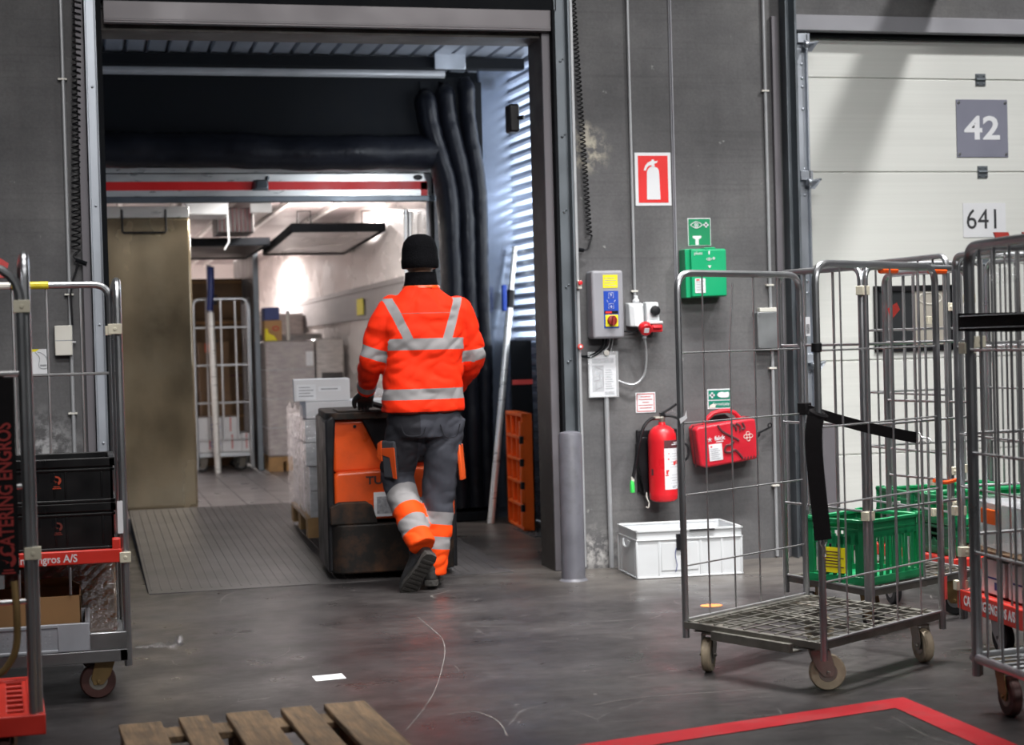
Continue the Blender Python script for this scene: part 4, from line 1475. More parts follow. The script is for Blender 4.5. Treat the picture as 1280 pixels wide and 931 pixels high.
# white switch box and notice at the left
o = thing('switch_box', 'white switch box on the wall at the left', 'box', (-.087, 0, 1.361))
G().box(-.044, .044, -.05, 0, -.078, .078).build('cover', M['offwhite'], o, bevel=.004)
g = G().box(-.0445, .0445, -.0508, -.049, -.0018, .0018)
g.build('seam', M['greyink'], o)
G().tube([(.044, -.025, -.01), (.062, -.025, -.01)], .006, 8).build('cable_gland', M['conduit'], o)
o = thing('notice', 'torn white and yellow notice stuck to the wall at the left', 'notice', (-.231, 0, 1.254))
G().box(-.068, .068, -.002, 0, -.066, .066).build('sheet', M['paper'], o)
g = G()
g.add([(-.068, -.0026, -.066), (-.03, -.0026, -.062), (-.035, -.0026, -.045), (-.06, -.0026, -.04)], [(0, 1, 2, 3)])
g.add([(-.03, -.0026, .066), (.02, -.0026, .066), (.0, -.0026, .052), (-.02, -.0026, .054)], [(0, 1, 2, 3)])
g.add([(-.066, -.0026, .02), (-.05, -.0026, .0), (-.04, -.0026, -.02), (-.06, -.0026, .0)], [(0, 1, 2, 3)])
g.build('yellow_print', M['yellow'], o, smooth=0)
g = G()
g.tube(spline([(.0, -.003, .05), (.02, -.003, .02), (.015, -.003, -.02), (.03, -.003, -.035), (.06, -.003, -.03), (.055, -.003, .02), (.03, -.003, .045), (.01, -.003, .05)], 5), .002, 5)
g.box(.022, .055, -.003, -.002, -.025, -.015)
g.build('sketch', M['greyink'], o)
G().box(-.178, -.172, -.002, 0, 1.475, 1.512)

# steel post protector
o = thing('bollard', 'grey painted steel bollard beside the dock opening', 'bollard', (2.532, -.40, 0))
G().lathe([(.078, 0), (.066, .012), (.064, .02), (.064, .780), (.058, .795), (.03, .803), (.001, .804)], n=28).build('post', M['bollard'], o)

# fire extinguisher sign
o = thing('sign', 'red and white fire extinguisher pictogram sign high on the wall', 'sign', (3.179, 0, 2.194))
G().box(-.108, .108, -.004, 0, -.151, .151).build('plate', M['signwhite'], o, bevel=.002)
G().box(-.089, .089, -.0055, -.004, -.133, .133).build('red_field', M['redsign'], o)
g = G()
g.prism([(-.040, -.115), (.040, -.115), (.036, .035), (.033, .055), (.022, .067), (.008, .070), (-.015, .070), (-.027, .062), (-.036, .045), (-.037, .03)], -.0068, -.0055)
g.prism([(-.010, .068), (.010, .068), (.009, .088), (.022, .092), (.030, .104), (.010, .102), (.004, .112), (-.006, .112), (-.009, .104), (-.030, .095), (-.046, .078), (-.056, .050), (-.044, .048), (-.036, .066), (-.022, .078), (-.008, .080)], -.0068, -.0055)
g.build('pictogram', M['signwhite'], o, smooth=0)

# eye wash sign and cabinet
o = thing('sign', 'green eye wash pictogram sign above the green cabinet', 'sign', (3.450, 0, 1.892))
G().box(-.070, .070, -.004, 0, -.079, .079).build('plate', M['signwhite'], o, bevel=.002)
G().box(-.066, .066, -.005, -.004, -.075, .075).build('green_field', M['greensign'], o)
g = G()


def eye(g, c, s, y):
    n = 12
    up = [(c[0] - s + 2 * s * i / n, c[1] + .50 * s * math.sin(PI * i / n)) for i in range(n + 1)]
    dn = [(c[0] - s + 2 * s * i / n, c[1] - .50 * s * math.sin(PI * i / n)) for i in range(n + 1)]
    g.tube([(a, y, b) for a, b in up], s * .07, 5)
    g.tube([(a, y, b) for a, b in dn], s * .07, 5)
    g.tube([(c[0] + .30 * s * math.cos(t), y, c[1] + .30 * s * math.sin(t)) for t in [i * PI / 8 for i in range(16)]], s * .06, 5, True)
    g.prism([(c[0] + .14 * s * math.cos(t), c[1] + .14 * s * math.sin(t)) for t in [i * PI / 5 for i in range(10)]], y - .001, y + .001)


def plus(g, c, s, y):
    g.box(c[0] - s, c[0] + s, y - .001, y + .001, c[1] - s * .36, c[1] + s * .36)
    g.box(c[0] - s * .36, c[0] + s * .36, y - .001, y + .001, c[1] - s, c[1] + s)


eye(g, (-.018, .040), .036, -.006)
g.build('eye_mark', M['signwhite'], o, smooth=0)
g = G()
plus(g, (.040, .040), .015, -.006)
g.build('cross_mark', M['signwhite'], o, smooth=0)
g = G()
g.prism([(-.042, -.022), (.010, -.022), (.010, -.034), (-.006, -.042), (-.006, -.074), (-.026, -.074), (-.026, -.042), (-.042, -.034)], -.0062, -.005)
g.build('pictogram', M['signwhite'], o, smooth=0)

o = thing('eyewash_cabinet', 'bright green wall cabinet under the eye wash sign', 'cabinet', (3.462, 0, 1.652))
g = G()
g.prism([(-.138, -.138), (-.108, -.138), (.105, -.134), (.105, .137), (-.108, .139), (-.138, .137)], -.10, 0)
g.hexa([(-.112, -.10, -.137), (.104, -.10, -.133), (.104, -.10, .136), (-.112, -.10, .138)], [(-.108, -.120, -.132), (.101, -.120, -.129), (.101, -.120, .130), (-.108, -.120, .132)])
g.build('body', M['green'], o, bevel=.004)
G().box(-.020, .045, -.10, -.02, .136, .146).build('hinge_tab', M['green'], o, bevel=.003)
G().box(-.090, -.028, -.1225, -.1205, -.112, -.030).build('paper_label', M['paper'], o)
g = G()
for k in range(7):
    g.box(-.083, -.037 - .008 * (k % 3), -.1235, -.1224, -.102 + k * .009, -.099 + k * .009)
g.build('label_print', M['greyink'], o)
G().box(-.083, -.062, -.1235, -.1224, -.042, -.034).build('red_logo', M['redsign'], o)
g = G()
g.text('plum', .026, (-.066, -.1212, .112), (1, 0, 0), (0, 0, 1), 'CENTER', .001)
eye(g, (-.002, .078), .016, -.1215)
plus(g, (.026, .082), .008, -.1215)
g.prism([(-.012, .042), (.012, .042), (.004, .034), (.004, .028), (-.004, .028), (-.004, .034)], -.122, -.1205)
g.prism([(-.006, .122), (.004, .126), (.002, .104), (-.004, .104)], -.122, -.1205)
g.build('print', M['signwhite'], o, smooth=0)

# door control box
o = thing('control_box', 'grey door control box with blue panel and red rotary switch', 'control box', (2.857, 0, 1.486))
g = G().box(-.092, .092, -.115, 0, -.190, .190)
g.build('enclosure', M['greybox'], o, bevel=.014, seg=3)
G().box(-.028, .058, -.1165, -.1148, .092, .165).build('yellow_label', M['yellow'], o)
g = G()
for k in range(4):
    g.box(-.020, .050 - .01 * (k % 2), -.1172, -.1164, .104 + k * .014, .107 + k * .014)
g.build('label_print', M['greyink'], o)
bp_ = G().box(-.026, .060, -.1170, -.1148, -.132, .075).build('blue_panel', M['blue'], o)
g = G()
for zc in (.050, -.010):
    g.tube([(.017 + .014 * a, -.118, zc + .014 * b) for a, b in ((-1, -1), (1, -1), (1, 1), (-1, 1))], .0014, 5, True)
    s_ = 1 if zc > .02 else -1
    g.tube([(.017, -.118, zc - s_ * .007), (.017, -.118, zc + s_ * .008)], .0016, 5)
    g.tube([(.011, -.118, zc + s_ * .002), (.017, -.118, zc + s_ * .009), (.023, -.118, zc + s_ * .002)], .0014, 5)
g.tube([(-.008, -.118, .024), (.0, -.118, .012)], .0014, 5).tube([(.042, -.118, .024), (.034, -.118, .012)], .0014, 5)
g.build('symbols', M['signwhite'], bp_)
G().box(-.024, .056, -.1185, -.117, -.052, -.036).build('black_strip', M['black'], bp_)
G().box(-.018, .018, -.1195, -.1183, -.049, -.039).build('red_strip', M['redsign'], bp_)
G().box(-.020, .056, -.122, -.117, -.125, -.058).build('switch_plate', M['yellow'], bp_, bevel=.003)
g = G()
g.lathe([(.029, -.122), (.027, -.136), (.020, -.138), (.001, -.138)], (.018, 0, -.090), 'y', 20)
g.prism([(.018 + a, -.090 + b) for a, b in ((-.010, -.026), (.004, -.028), (.012, .024), (-.002, .028))], -.156, -.137)
g.build('rotary_switch', M['redlamp'], o, bevel=.002)
G().lathe([(.008, 0), (.008, -.008)], (.0, -.05, -.19), n=10)
g = G()
g.tube(spline([(-.01, -.04, -.19), (-.02, -.045, -.235), (-.07, -.035, -.275), (-.13, -.03, -.285), (-.165, -.03, -.262), (-.170, -.04, -.22)], 7), .0055, 6)
g.tube(spline([(.01, -.04, -.19), (-.01, -.05, -.245), (-.08, -.04, -.290), (-.14, -.03, -.282), (-.162, -.03, -.20)], 7), .004, 6)
g.build('loop_cable', M['rubber'], o)
g = G().tube(spline([(.03, -.04, -.19), (.02, -.04, -.23), (-.01, -.04, -.26), (-.09, -.04, -.292)], 7), .004, 6)
g.tube(spline([(.05, -.04, -.19), (.04, -.03, -.24), (.03, -.03, -.28)], 7), .0035, 6)
g.build('grey_cable', M['conduit'], o)
G().tube([(.092, -.05, -.150), (.14, -.05, -.155), (.19, -.05, -.152)], .005, 6).build('link_cable', M['black'], o)
o = thing('push_button', 'small red emergency button on the rail beside the grey control box', 'button', (2.70, -.08, 1.60))
G().box(-.012, .012, -.02, 0, -.024, .024).build('housing', M['offwhite'], o, bevel=.003)
G().lathe([(.008, -.02), (.013, -.026), (.012, -.034), (.001, -.036)], (0, 0, .01), 'y', 12).build('button', M['red'], o)
o = thing('push_button', 'small red and white sensor ring on the rail below the emergency button', 'button', (2.695, -.088, 1.255))
G().lathe([(.016, 0), (.016, -.010), (.008, -.012), (.001, -.012)], (0, 0, 0), 'y', 14).build('ring', M['redtape'], o)
G().lathe([(.007, -.012), (.007, -.016), (.001, -.016)], (0, 0, 0), 'y', 10).build('eye', M['signwhite'], o)

# document sleeve
o = thing('document_sleeve', 'clear sleeve with a printed instruction sheet under the control box', 'document', (2.842, -.032, 1.096))
G().box(-.080, .076, -.002, 0, -.125, .108).build('sheet', M['paper'], o)
g = G()
g.box(-.064, .064, -.0028, -.0018, .062, .090)
for k in range(9):
    g.box(.012, .060 - .006 * (k % 3), -.0028, -.0018, -.085 + k * .013, -.078 + k * .013)
g.box(-.064, .004, -.0026, -.0018, -.098, .050)
g.box(.008, .064, -.0028, -.0018, -.116, -.098)
g.build('print_block', M['greyink'], o)
g = G().tube([(-.040, -.0034, .040), (.0, -.0034, .022), (.0, -.0034, -.070), (-.046, -.0034, -.088)], .0016, 5)
g.tube([(-.056, -.0034, -.04), (-.02, -.0034, -.03), (-.02, -.0034, .0)], .0012, 5)
g.build('line_drawing', M['ink'], o)
G().box(-.088, .090, -.0055, -.0042, -.130, .128).build('clear_sleeve', M['sleeve'], o)
g = G().lathe([(.016, .0), (.016, -.012), (.001, -.014)], (.02, -.004, .120), 'y', 12)
g.build('hanger', M['offwhite'], o)

# power sockets
o = thing('power_socket', 'white and red industrial power socket pair below the conduit', 'socket', (3.085, 0, 1.41))
g = G()
g.loft([[(-.092, -.002, -.045), (.004, -.002, -.055), (.004, -.002, .085), (-.092, -.002, .085)], [(-.085, -.06, -.050), (.0, -.06, -.058), (.0, -.05, .080), (-.085, -.05, .080)], [(-.06, -.085, -.05), (-.012, -.085, -.055), (-.012, -.065, .06), (-.06, -.065, .06)]])
g.lathe([(.018, .08), (.020, .10), (.012, .105), (.012, .125)], (-.037, -.03, 0), n=14)
g.build('left_housing', M['white'], o, bevel=.006)
g = G()
g.loft([[(.012, -.002, -.045), (.098, -.002, -.045), (.098, -.002, .088), (.012, -.002, .088)], [(.014, -.065, -.04), (.092, -.065, -.04), (.088, -.055, .084), (.016, -.055, .084)]])
g.box(.02, .104, -.088, -.02, -.040, -.022)
g.build('right_housing', M['white'], o, bevel=.006)
G().lathe([(.026, -.06), (.030, -.074), (.028, -.086), (.018, -.090), (.001, -.090)], (.062, 0, .036), 'y', 10).build('black_socket', M['black'], o, bevel=.002)
g = G()
g.M = Matrix.Translation((-.008, -.075, -.050)) @ Matrix.Rotation(math.radians(28), 4, 'X')
g.lathe([(.030, 0), (.036, -.010), (.036, -.045), (.032, -.052), (.001, -.052)], axis='y', n=22)
rs = g.build('red_plug', M['red'], o, bevel=.002)
g = G()
g.M = Matrix.Translation((-.008, -.075, -.050)) @ Matrix.Rotation(math.radians(28), 4, 'X')
g.box(-.014, .014, -.054, -.051, -.014, .014)
g.build('plug_label', M['paper'], rs)
g = G().box(.035, .100, -.085, -.03, -.085, -.042)
g.box(.040, .092, -.10, -.084, -.066, -.052)
g.build('red_socket', M['red'], o, bevel=.005)
g = G().lathe([(.018, -.085), (.018, -.100), (.013, -.106), (.013, -.118)], (-.010, -.085, 0), n=14)
g.build('plug_gland', M['greybox'], o)
g = G().tube(spline([(-.010, -.085, -.112), (.002, -.07, -.17), (.008, -.05, -.26), (-.005, -.04, -.33), (-.055, -.04, -.375), (-.11, -.035, -.372), (-.155, -.03, -.352)], 7), .0065, 7)
g.build('grey_cable', M['conduit'], o)
G().box(-.060, -.055, -.0865, -.084, .0, .008)

# red framed notice
o = thing('notice', 'small white notice with a red frame above the extinguisher', 'notice', (3.100, 0, .927))
G().box(-.059, .059, -.003, 0, -.057, .057).build('plate', M['signwhite'], o)
g = G()
for a in ((-.053, .053, .047, .051), (-.053, .053, -.051, -.047), (-.053, -.049, -.051, .051), (.049, .053, -.051, .051)):
    g.box(a[0], a[1], -.004, -.003, a[2], a[3])
for k, wd in enumerate((.030, .040, .020, .042, .036)):
    g.box(-wd, wd, -.004, -.003, .032 - k * .016, .0355 - k * .016)
g.build('red_print', M['redtape'], o)

# fire extinguisher
o = thing('fire_extinguisher', 'red fire extinguisher hanging on the wall with black hose and green nozzle', 'fire extinguisher', (3.156, -.11, .373))
G().lathe([(.001, .0), (.060, .0), (.078, .012), (.080, .03), (.081, .036), (.080, .042), (.080, .335), (.078, .372), (.066, .402), (.044, .420), (.022, .428), (.018, .445), (.001, .446)], n=32).build('cylinder', M['red'], o)
g = G().lathe([(.016, .440), (.018, .448), (.018, .470), (.012, .476), (.012, .490)], n=14)
g.lathe([(.012, -.03), (.012, .02)], (-.02, -.0, .468), 'x', 10)
g.build('valve', M['bracket'], o)
g = G()
g.hexa([(-.01, -.012, .480), (.02, -.012, .478), (.02, .012, .478), (-.01, .012, .480)], [(-.01, -.012, .498), (.02, -.012, .496), (.02, .012, .496), (-.01, .012, .498)])
g.tube(spline([(0, -.0, .494), (.04, -.01, .515), (.085, -.02, .545)], 5), .007, 8)
g.tube(spline([(.0, -.0, .478), (.045, -.012, .478), (.085, -.016, .466), (.098, -.016, .452)], 5), .007, 8)
g.build('squeeze_handle', M['black'], o)
g = G().tube(spline([(.01, -.015, .49), (.04, -.03, .505), (.075, -.03, .500), (.085, -.03, .488)], 5), .004, 6)
g.build('safety_pin', M['film'], o)
g = G().tube(spline([(-.03, -.0, .468), (-.07, -.01, .462), (-.115, -.02, .420), (-.145, -.02, .33), (-.165, -.012, .22), (-.182, -.01, .135)], 8), .0095, 8)
g.build('hose', M['black'], o)
g = G().lathe([(.009, .118), (.010, .128), (.008, .145)], (-.184, -.01, 0), n=10)
g.build('hose_collar', M['offwhite'], o)
G().lathe([(.008, .055), (.0135, .058), (.0135, .10), (.010, .122), (.008, .125)], (-.187, -.01, 0), n=14).build('nozzle', M['neon'], o)
# wall bracket seen as the dark shape behind the cylinder
g = G().box(-.12, .12, .080, .108, .05, .40)
g.prism([(-.128, .32), (-.128, .21), (-.094, .03), (-.07, .03), (-.07, .36), (-.10, .36)], .05, .10)
g.build('wall_bracket', M['black'], o, bevel=.004)
g = G().tube(spline([(.105, .0, .33), (.140, -.02, .31), (.148, -.02, .27), (.138, -.02, .235), (.120, -.01, .225)], 6), .007, 7)
g.build('bracket_hook', M['black'], o)
g = G().tube(spline([(-.09, .03, .05), (-.092, .02, .02), (-.080, .02, -.01), (-.085, .02, -.035), (-.098, .02, -.03)], 5), .0035, 6)
g.build('chain_hook', M['offwhite'], o)
# label wrapped round the cylinder
def wrapped(g, a0, a1, z0, z1, r, n=10):
    vs = []
    for i in range(n + 1):
        a = a0 + (a1 - a0) * i / n
        vs += [(r * math.sin(a), -r * math.cos(a), z0), (r * math.sin(a), -r * math.cos(a), z1)]
    g.add(vs, [(2 * i, 2 * i + 2, 2 * i + 3, 2 * i + 1) for i in range(n)])
g = G()
wrapped(g, math.radians(-12), math.radians(95), .070, .345, .0808)
g.build('label', M['paper'], o)
lab_ = o.children[-1]
g = G()
wrapped(g, math.radians(-12), math.radians(95), .300, .345, .0812)
g.build('label_header', M['maroon'], lab_)
g = G()
for z, a, b in ((.318, 20, 70), (.328, 30, 80)):
    wrapped(g, math.radians(a), math.radians(b), z, z + .005, .0815)
g.build('header_print', M['signwhite'], lab_)
g = G()
for a, b, z, h in ((28, 34, .205, .022), (34, 40, .205, .022), (42, 48, .212, .020), (52, 60, .208, .020), (-6, 2, .155, .024), (0, 6, .170, .010), (-9, 4, .146, .006), (2, 8, .235, .008), (4, 9, .268, .006)):
    wrapped(g, math.radians(a), math.radians(b), z, z + h, .0812, 3)
g.build('red_print', M['redsign'], lab_)
g = G()
for k in range(13):
    if 4 < k < 7:
        continue
    wrapped(g, math.radians(12 if k % 2 else 18), math.radians(64 if k % 3 else 52), .088 + k * .015, .0905 + k * .015, .0811, 4)
wrapped(g, math.radians(20), math.radians(40), .078, .084, .0811, 4)
g.build('small_print', M['greyink'], lab_)
g = G()
wrapped(g, math.radians(-72), math.radians(-60), .15, .185, .0808, 3)
g.build('side_sticker', M['maroon'], o)

# first aid sign and case
o = thing('sign', 'green and white first aid sign above the red case', 'sign', (3.547, 0, .933))
G().box(-.073, .073, -.003, 0, -.057, .057).build('plate', M['signwhite'], o)
g = G().box(-.067, .067, -.0042, -.003, -.004, .050)
g.box(-.067, .067, -.0042, -.003, -.051, -.010)
g.build('green_field', M['tealsign'], o)
g = G()
plus(g, (-.045, .022), .016, -.005)
g.prism([(-.015, .022), (-.005, .036), (.018, .040), (.030, .036), (.055, .040), (.060, .026), (.055, .008), (.03, .006), (.012, .006), (-.005, .012)], -.0056, -.0042)
g.text('Førstehjælp', .024, (.010, -.0044, -.030), (1, 0, 0), (0, 0, 1), 'CENTER', .001, 0, .9)
g.build('pictogram', M['signwhite'], o, smooth=0)
g = G().add([(-.066, -.0052, -.05), (-.028, -.0052, -.05), (-.024, -.0052, -.032), (-.045, -.0052, -.028), (-.060, -.0052, -.036)], [(0, 1, 2, 3, 4)])
g.build('worn_patch', M['offwhite'], o)

o = thing('first_aid_case', 'red first aid case with carrying handle hung tilted on the wall', 'first aid case', (3.545, -.015, .70))
o.rotation_euler = (math.radians(4), math.radians(-5.2), 0)
FA = G()
FA.prism([(-.195, .095), (-.185, -.115), (-.150, -.130), (.160, -.120), (.178, -.095), (.172, .105), (.150, .118), (-.175, .108)], -.125, 0)
FA.build('shell', M['redaid'], o, bevel=.012, seg=3)
g = G().box(-.190, .176, -.068, -.060, -.126, .112)
g.prism([(-.197, .098), (-.187, -.118), (-.150, -.134), (.162, -.124), (.182, -.096), (.176, .108), (.152, .122), (-.177, .112)], -.066, -.060)
g.build('seam', M['maroon'], o)
hd = G().tube([(-.115, -.06, .105), (-.095, -.06, .140), (-.060, -.06, .165), (-.02, -.06, .172), (.035, -.06, .170), (.075, -.06, .150), (.105, -.06, .112)], .013, 8)
hd.build('handle', M['redaid'], o)
g = G().prism([(-.085, .118), (-.045, .148), (.02, .150), (.05, .12)], -.052, -.030)
g.build('handle_recess', M['black'], o)
G().box(-.125, -.045, -.127, -.125, -.095, .0).build('paper_label', M['paper'], o)
g = G()
for k in range(6):
    g.box(-.115, -.060 - .01 * (k % 2), -.128, -.127, -.085 + k * .011, -.082 + k * .011)
g.build('label_print', M['greyink'], o)
G().box(-.115, -.105, -.128, -.127, -.018, -.010).build('red_logo', M['redsign'], o)
g = G()
g.text('falck', .034, (-.055, -.1258, .030), (1, 0, 0), (0, 0, 1), 'CENTER', .001, .001)
g.box(-.078, -.035, -.1265, -.1255, .008, .013)
for a in range(5):
    t = a * 2 * PI / 5 + .3
    g.tube([(-.115, -.1262, .028), (-.115 + .013 * math.cos(t), -.1262, .028 + .013 * math.sin(t))], .0022, 5)
g.build('white_print', M['signwhite'], o)
g = G()
cx_, cz_ = .118, .018
for dx, dz in ((0, .017), (0, -.017), (.017, 0), (-.017, 0)):
    g.tube([(cx_ + dx + .010 * math.cos(t), -.1262, cz_ + dz + .010 * math.sin(t)) for t in [i * PI / 6 for i in range(12)]], .002, 5, True)
g.build('flower_print', M['offwhite'], o)
g = G()
for pts in ([(-.06, .105), (-.04, .07), (.0, .04), (.04, .015), (.06, .0)], [(.02, .10), (.045, .085), (.05, .06)], [(.05, .10), (.075, .08), (.07, .055)], [(.09, .10), (.10, .07), (.085, .06)], [(-.02, -.02), (-.03, -.05), (.0, -.06), (.03, -.05), (.055, -.075), (.075, -.105)], [(-.02, -.02), (.01, -.015), (.03, .0)]):
    g.tube(spline([(a, -.1256, b) for a, b in pts], 5), .007, 6)
for k in range(5):
    g.tube([(.085 + k * .018, -.1256, -.112), (.092 + k * .018, -.1256, -.098)], .004, 5)
g.build('dark_pattern', M['maroon'], o)
g = G().tube([(.17, -.07, .01), (.23, -.05, .02), (.30, -.02, .035)], .0055, 7)
g.tube([(.15, -.10, .005), (.185, -.09, .008), (.20, -.075, .012)], .014, 8)
g.tube([(.30 + .012 * math.cos(t), -.02, .045 + .012 * math.sin(t)) for t in [i * PI / 6 for i in range(12)]], .004, 6, True)
g.build('strap', M['black'], o)

# zinc junction box near the door post
o = thing('junction_box', 'flat zinc junction box with white cap by the white door', 'box', (3.847, 0, 1.325))
G().box(-.076, .078, -.055, 0, -.112, .100).build('cover', M['jbox'], o, bevel=.004)
G().box(-.082, .084, -.03, 0, .092, .102).build('lip', M['jbox'], o)
G().box(-.056, .056, -.045, -.005, .101, .125).build('white_cap', M['offwhite'], o, bevel=.003)
g = G()
for x in (-.066, .070):
    for z in (-.10, .085):
        g.lathe([(.005, -.055), (.005, -.058)], (x, 0, z), 'y', 8)
g.build('screw', M['steel'], o)

# gate number plates on the door
o = thing('sign', 'grey gate number plate 42 on the white door', 'sign', (5.320, .1, 2.506))
G().box(-.172, .172, -.006, -.001, -.174, .174).build('plate', M['signgrey'], o, bevel=.002)
g = G().text('42', .195, (0, -.0065, -.005), (1, 0, 0), (0, 0, 1), 'CENTER', .0015, .0045, 1.22)
g.build('number', M['signwhite'], o)
g = G()
for x in (-.156, .156):
    for z in (-.155, .155):
        g.lathe([(.009, -.006), (.009, -.010), (.001, -.011)], (x, 0, z), 'y', 10)
g.build('screw', M['steel'], o)
o = thing('sign', 'white number plate 641 on the white door', 'sign', (5.322, .1, 1.952))
G().box(-.143, .143, -.004, -.001, -.103, .103).build('plate', M['signwhite'], o)
g = G().text('641', .172, (-.008, -.0045, .0), (1, 0, 0), (0, 0, 1), 'CENTER', .0015, 0, .92)
g.build('number', M['ink'], o)

# white euro crate on the floor
o = thing('crate', 'empty white euro crate on the floor under the extinguisher', 'crate', (2.846, -.530, 0), math.radians(-3.6))
L_, W_, H_ = .60, .405, .262
g = G()
g.box(.012, L_ - .012, .012, W_ - .012, 0, .010)
for a in ((0.006, L_ - .006, .006, .012), (.006, L_ - .006, W_ - .012, W_ - .006), (.006, .012, .006, W_ - .006), (L_ - .012, L_ - .006, .006, W_ - .006)):
    g.box(*a, .008, H_ - .004)
for a in ((0, L_, 0, .014), (0, L_, W_ - .014, W_), (0, .014, 0, W_), (L_ - .014, L_, 0, W_)):
    g.box(*a, H_ - .012, H_)
    g.box(*a, H_ - .058, H_ - .050)
    g.box(*a, 0.002, .010)
for x in (.0, .125, .355, .475, .5845):
    for y in ((.003, .008), (W_ - .008, W_ - .003)):
        g.box(x, x + .012, *y, .008, H_ - .05)
for y in (.0, .05, W_ - .062, W_ - .012):
    for x in ((.003, .008), (L_ - .008, L_ - .003)):
        g.box(*x, y, y + .012, .008, H_ - .05)
g.box(.14, .345, .003, .009, .04, .19)
g.build('body', M['white'], o, bevel=.002)
g = G().tube(spline([(-.001, .135, .195), (-.003, .15, .165), (-.003, .20, .155), (-.003, .25, .165), (-.001, .265, .195)], 5), .007, 6)
g.build('end_grip', M['white'], o)
g = G().box(.225, .262, -.006, .004, .15, .235)
g.build('clamp', M['black'], o)
G().box(.30, .44, -.006, .01, H_ - .012, H_ - .006).build('clamp_bar', M['black'], o)
g = G().tube(spline([(.222, -.004, .16), (.216, -.006, .12), (.224, -.006, .07), (.215, -.006, .03)], 5), .002, 5)
g.build('string', M['bluedeep'], o)
# ================================================================ dock shelter, trailer, cargo
ds = thing('dock_shelter', 'black inflatable dock shelter around the trailer rear', 'dock shelter', (0, 3.0, 0))
def lobe(g, path, rx, ry, n=14, wr=.012, seed=0):
    """wrinkled inflated cushion tube; path: list of (x, y, z, scale)"""
    rings = []
    P = [Vector(p[:3]) for p in path]
    for i, p in enumerate(path):
        c = Vector(p[:3])
        t = (P[min(i + 1, len(P) - 1)] - P[max(i - 1, 0)]).normalized()
        a = Vector((0, 1, 0))
        a = (a - t * a.dot(t)).normalized()
        b = t.cross(a)
        ring = []
        for j in range(n):
            th = 2 * PI * j / n
            d = a * (ry * math.cos(th)) + b * (rx * math.sin(th))
            k = p[3] * (1 + wr / rx * noise.noise(Vector((c.x * 3 + j * .3 + seed, c.y * 2, c.z * 16 + math.cos(th)))))
            ring.append(c + d * k)
        rings.append(ring)
    return g.loft(rings)


# top: pipe, flap and the inflated roll below it
g = G().tube([(-.15, -.06, 3.256), (2.62, -.06, 3.256)], .032, 12)
g.build('top_pipe', M['conduit'], ds)
g = G().box(-.15, 2.75, -.03, .02, 2.74, 3.235)
g.build('top_flap', M['rubber'], ds, smooth=0)
g = G()
lobe(g, [(-.15 + 2.72 * i / 60, -.05 - .015 * math.sin(i * .3), 2.692 + .012 * math.sin(i * .11), 1 + .03 * math.sin(i * .7)) for i in range(61)], .125, .14, wr=.008)
g.build('top_cushion', M['vinyl'], ds, smooth=60)
# right: three upright lobes that bulge outwards near the top
for k, (dx, sc, xt) in enumerate(((0, 1, -.19), (.115, 1, -.15), (.215, .9, -.08))):
    pts = []
    n = 90
    for i in range(n + 1):
        z = .10 + (3.14 + .05 * k - .10) * i / n
        bulge = 1 / (1 + math.exp(-(z - 2.68) / .13))
        x = 2.640 + dx + xt * .9 * bulge + .003 * math.sin(z * 5 + k)
        end = min(1, (3.16 + .05 * k - z) / .09) ** .5
        pts.append((x, -.03 + .02 * k, z, max(.2, end) * (1 + .018 * math.sin(z * 9 + k * 2))))
    g = G()
    lobe(g, pts, .080 * sc, .15, wr=.006, seed=k * 5)
    g.build('side_cushion', M['vinyl'], ds, smooth=60)
g = G().box(2.575, 2.895, -.05, .02, .02, 3.2)
g.box(2.44, 2.60, -.05, .02, 2.75, 3.2)
g.build('backing_curtain', M['rubber'], ds, smooth=0)
g = G().box(2.57, 2.89, -.16, .0, .0, .07)
g.build('cushion_foot', M['rubber'], ds, bevel=.01)

# ---- trailer
tr = thing('trailer', 'open white trailer docked behind the shelter, red stripe over its doorway', 'trailer', (0, 3.3, .1))
G().box(.0, 2.58, .0, 12.6, -.12, 0).build('trailer_floor', mat('grey trailer floor', (.20, .18, .18), .35, .1, .12, 3), tr, smooth=0)
g = G()
for i in range(10):
    g.box(.12 + i * .27, .128 + i * .27, .42, 12.5, 0, .0015)
g.build('floor_groove', M['darkpanel'], tr, smooth=0)
g = G().box(2.54, 2.62, .05, 12.6, 0, 2.52)
g.build('right_wall', M['truckwall'], tr, smooth=0)
G().box(-.06, .02, .05, 12.6, 0, 2.52).build('left_wall', M['truckwall'], tr, smooth=0)
G().box(.0, 2.58, 12.5, 12.6, 0, 2.52).build('front_wall', M['truckwall'], tr, smooth=0)
g = G().box(-.06, 2.62, .05, 12.6, 2.46, 2.54)
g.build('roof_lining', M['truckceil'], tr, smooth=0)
g = G()
for x in (.35, .80, 1.28, 1.56, 1.75, 2.2):
    g.box(x - .018, x + .018, .10, 12.4, 2.42, 2.46)
g.build('roof_rail', M['alu'], tr, smooth=0)
g = G().box(2.515, 2.54, .25, 12.4, 1.44, 1.74)
g.box(2.505, 2.54, .25, 12.4, 1.70, 1.745)
g.box(2.505, 2.54, .25, 12.4, 1.44, 1.475)
g.build('lashing_rail', M['rail_wood'], tr, smooth=0)
G().box(2.52, 2.54, .25, 12.4, .0, .32).build('kick_plate', M['rail_wood'], tr, smooth=0)
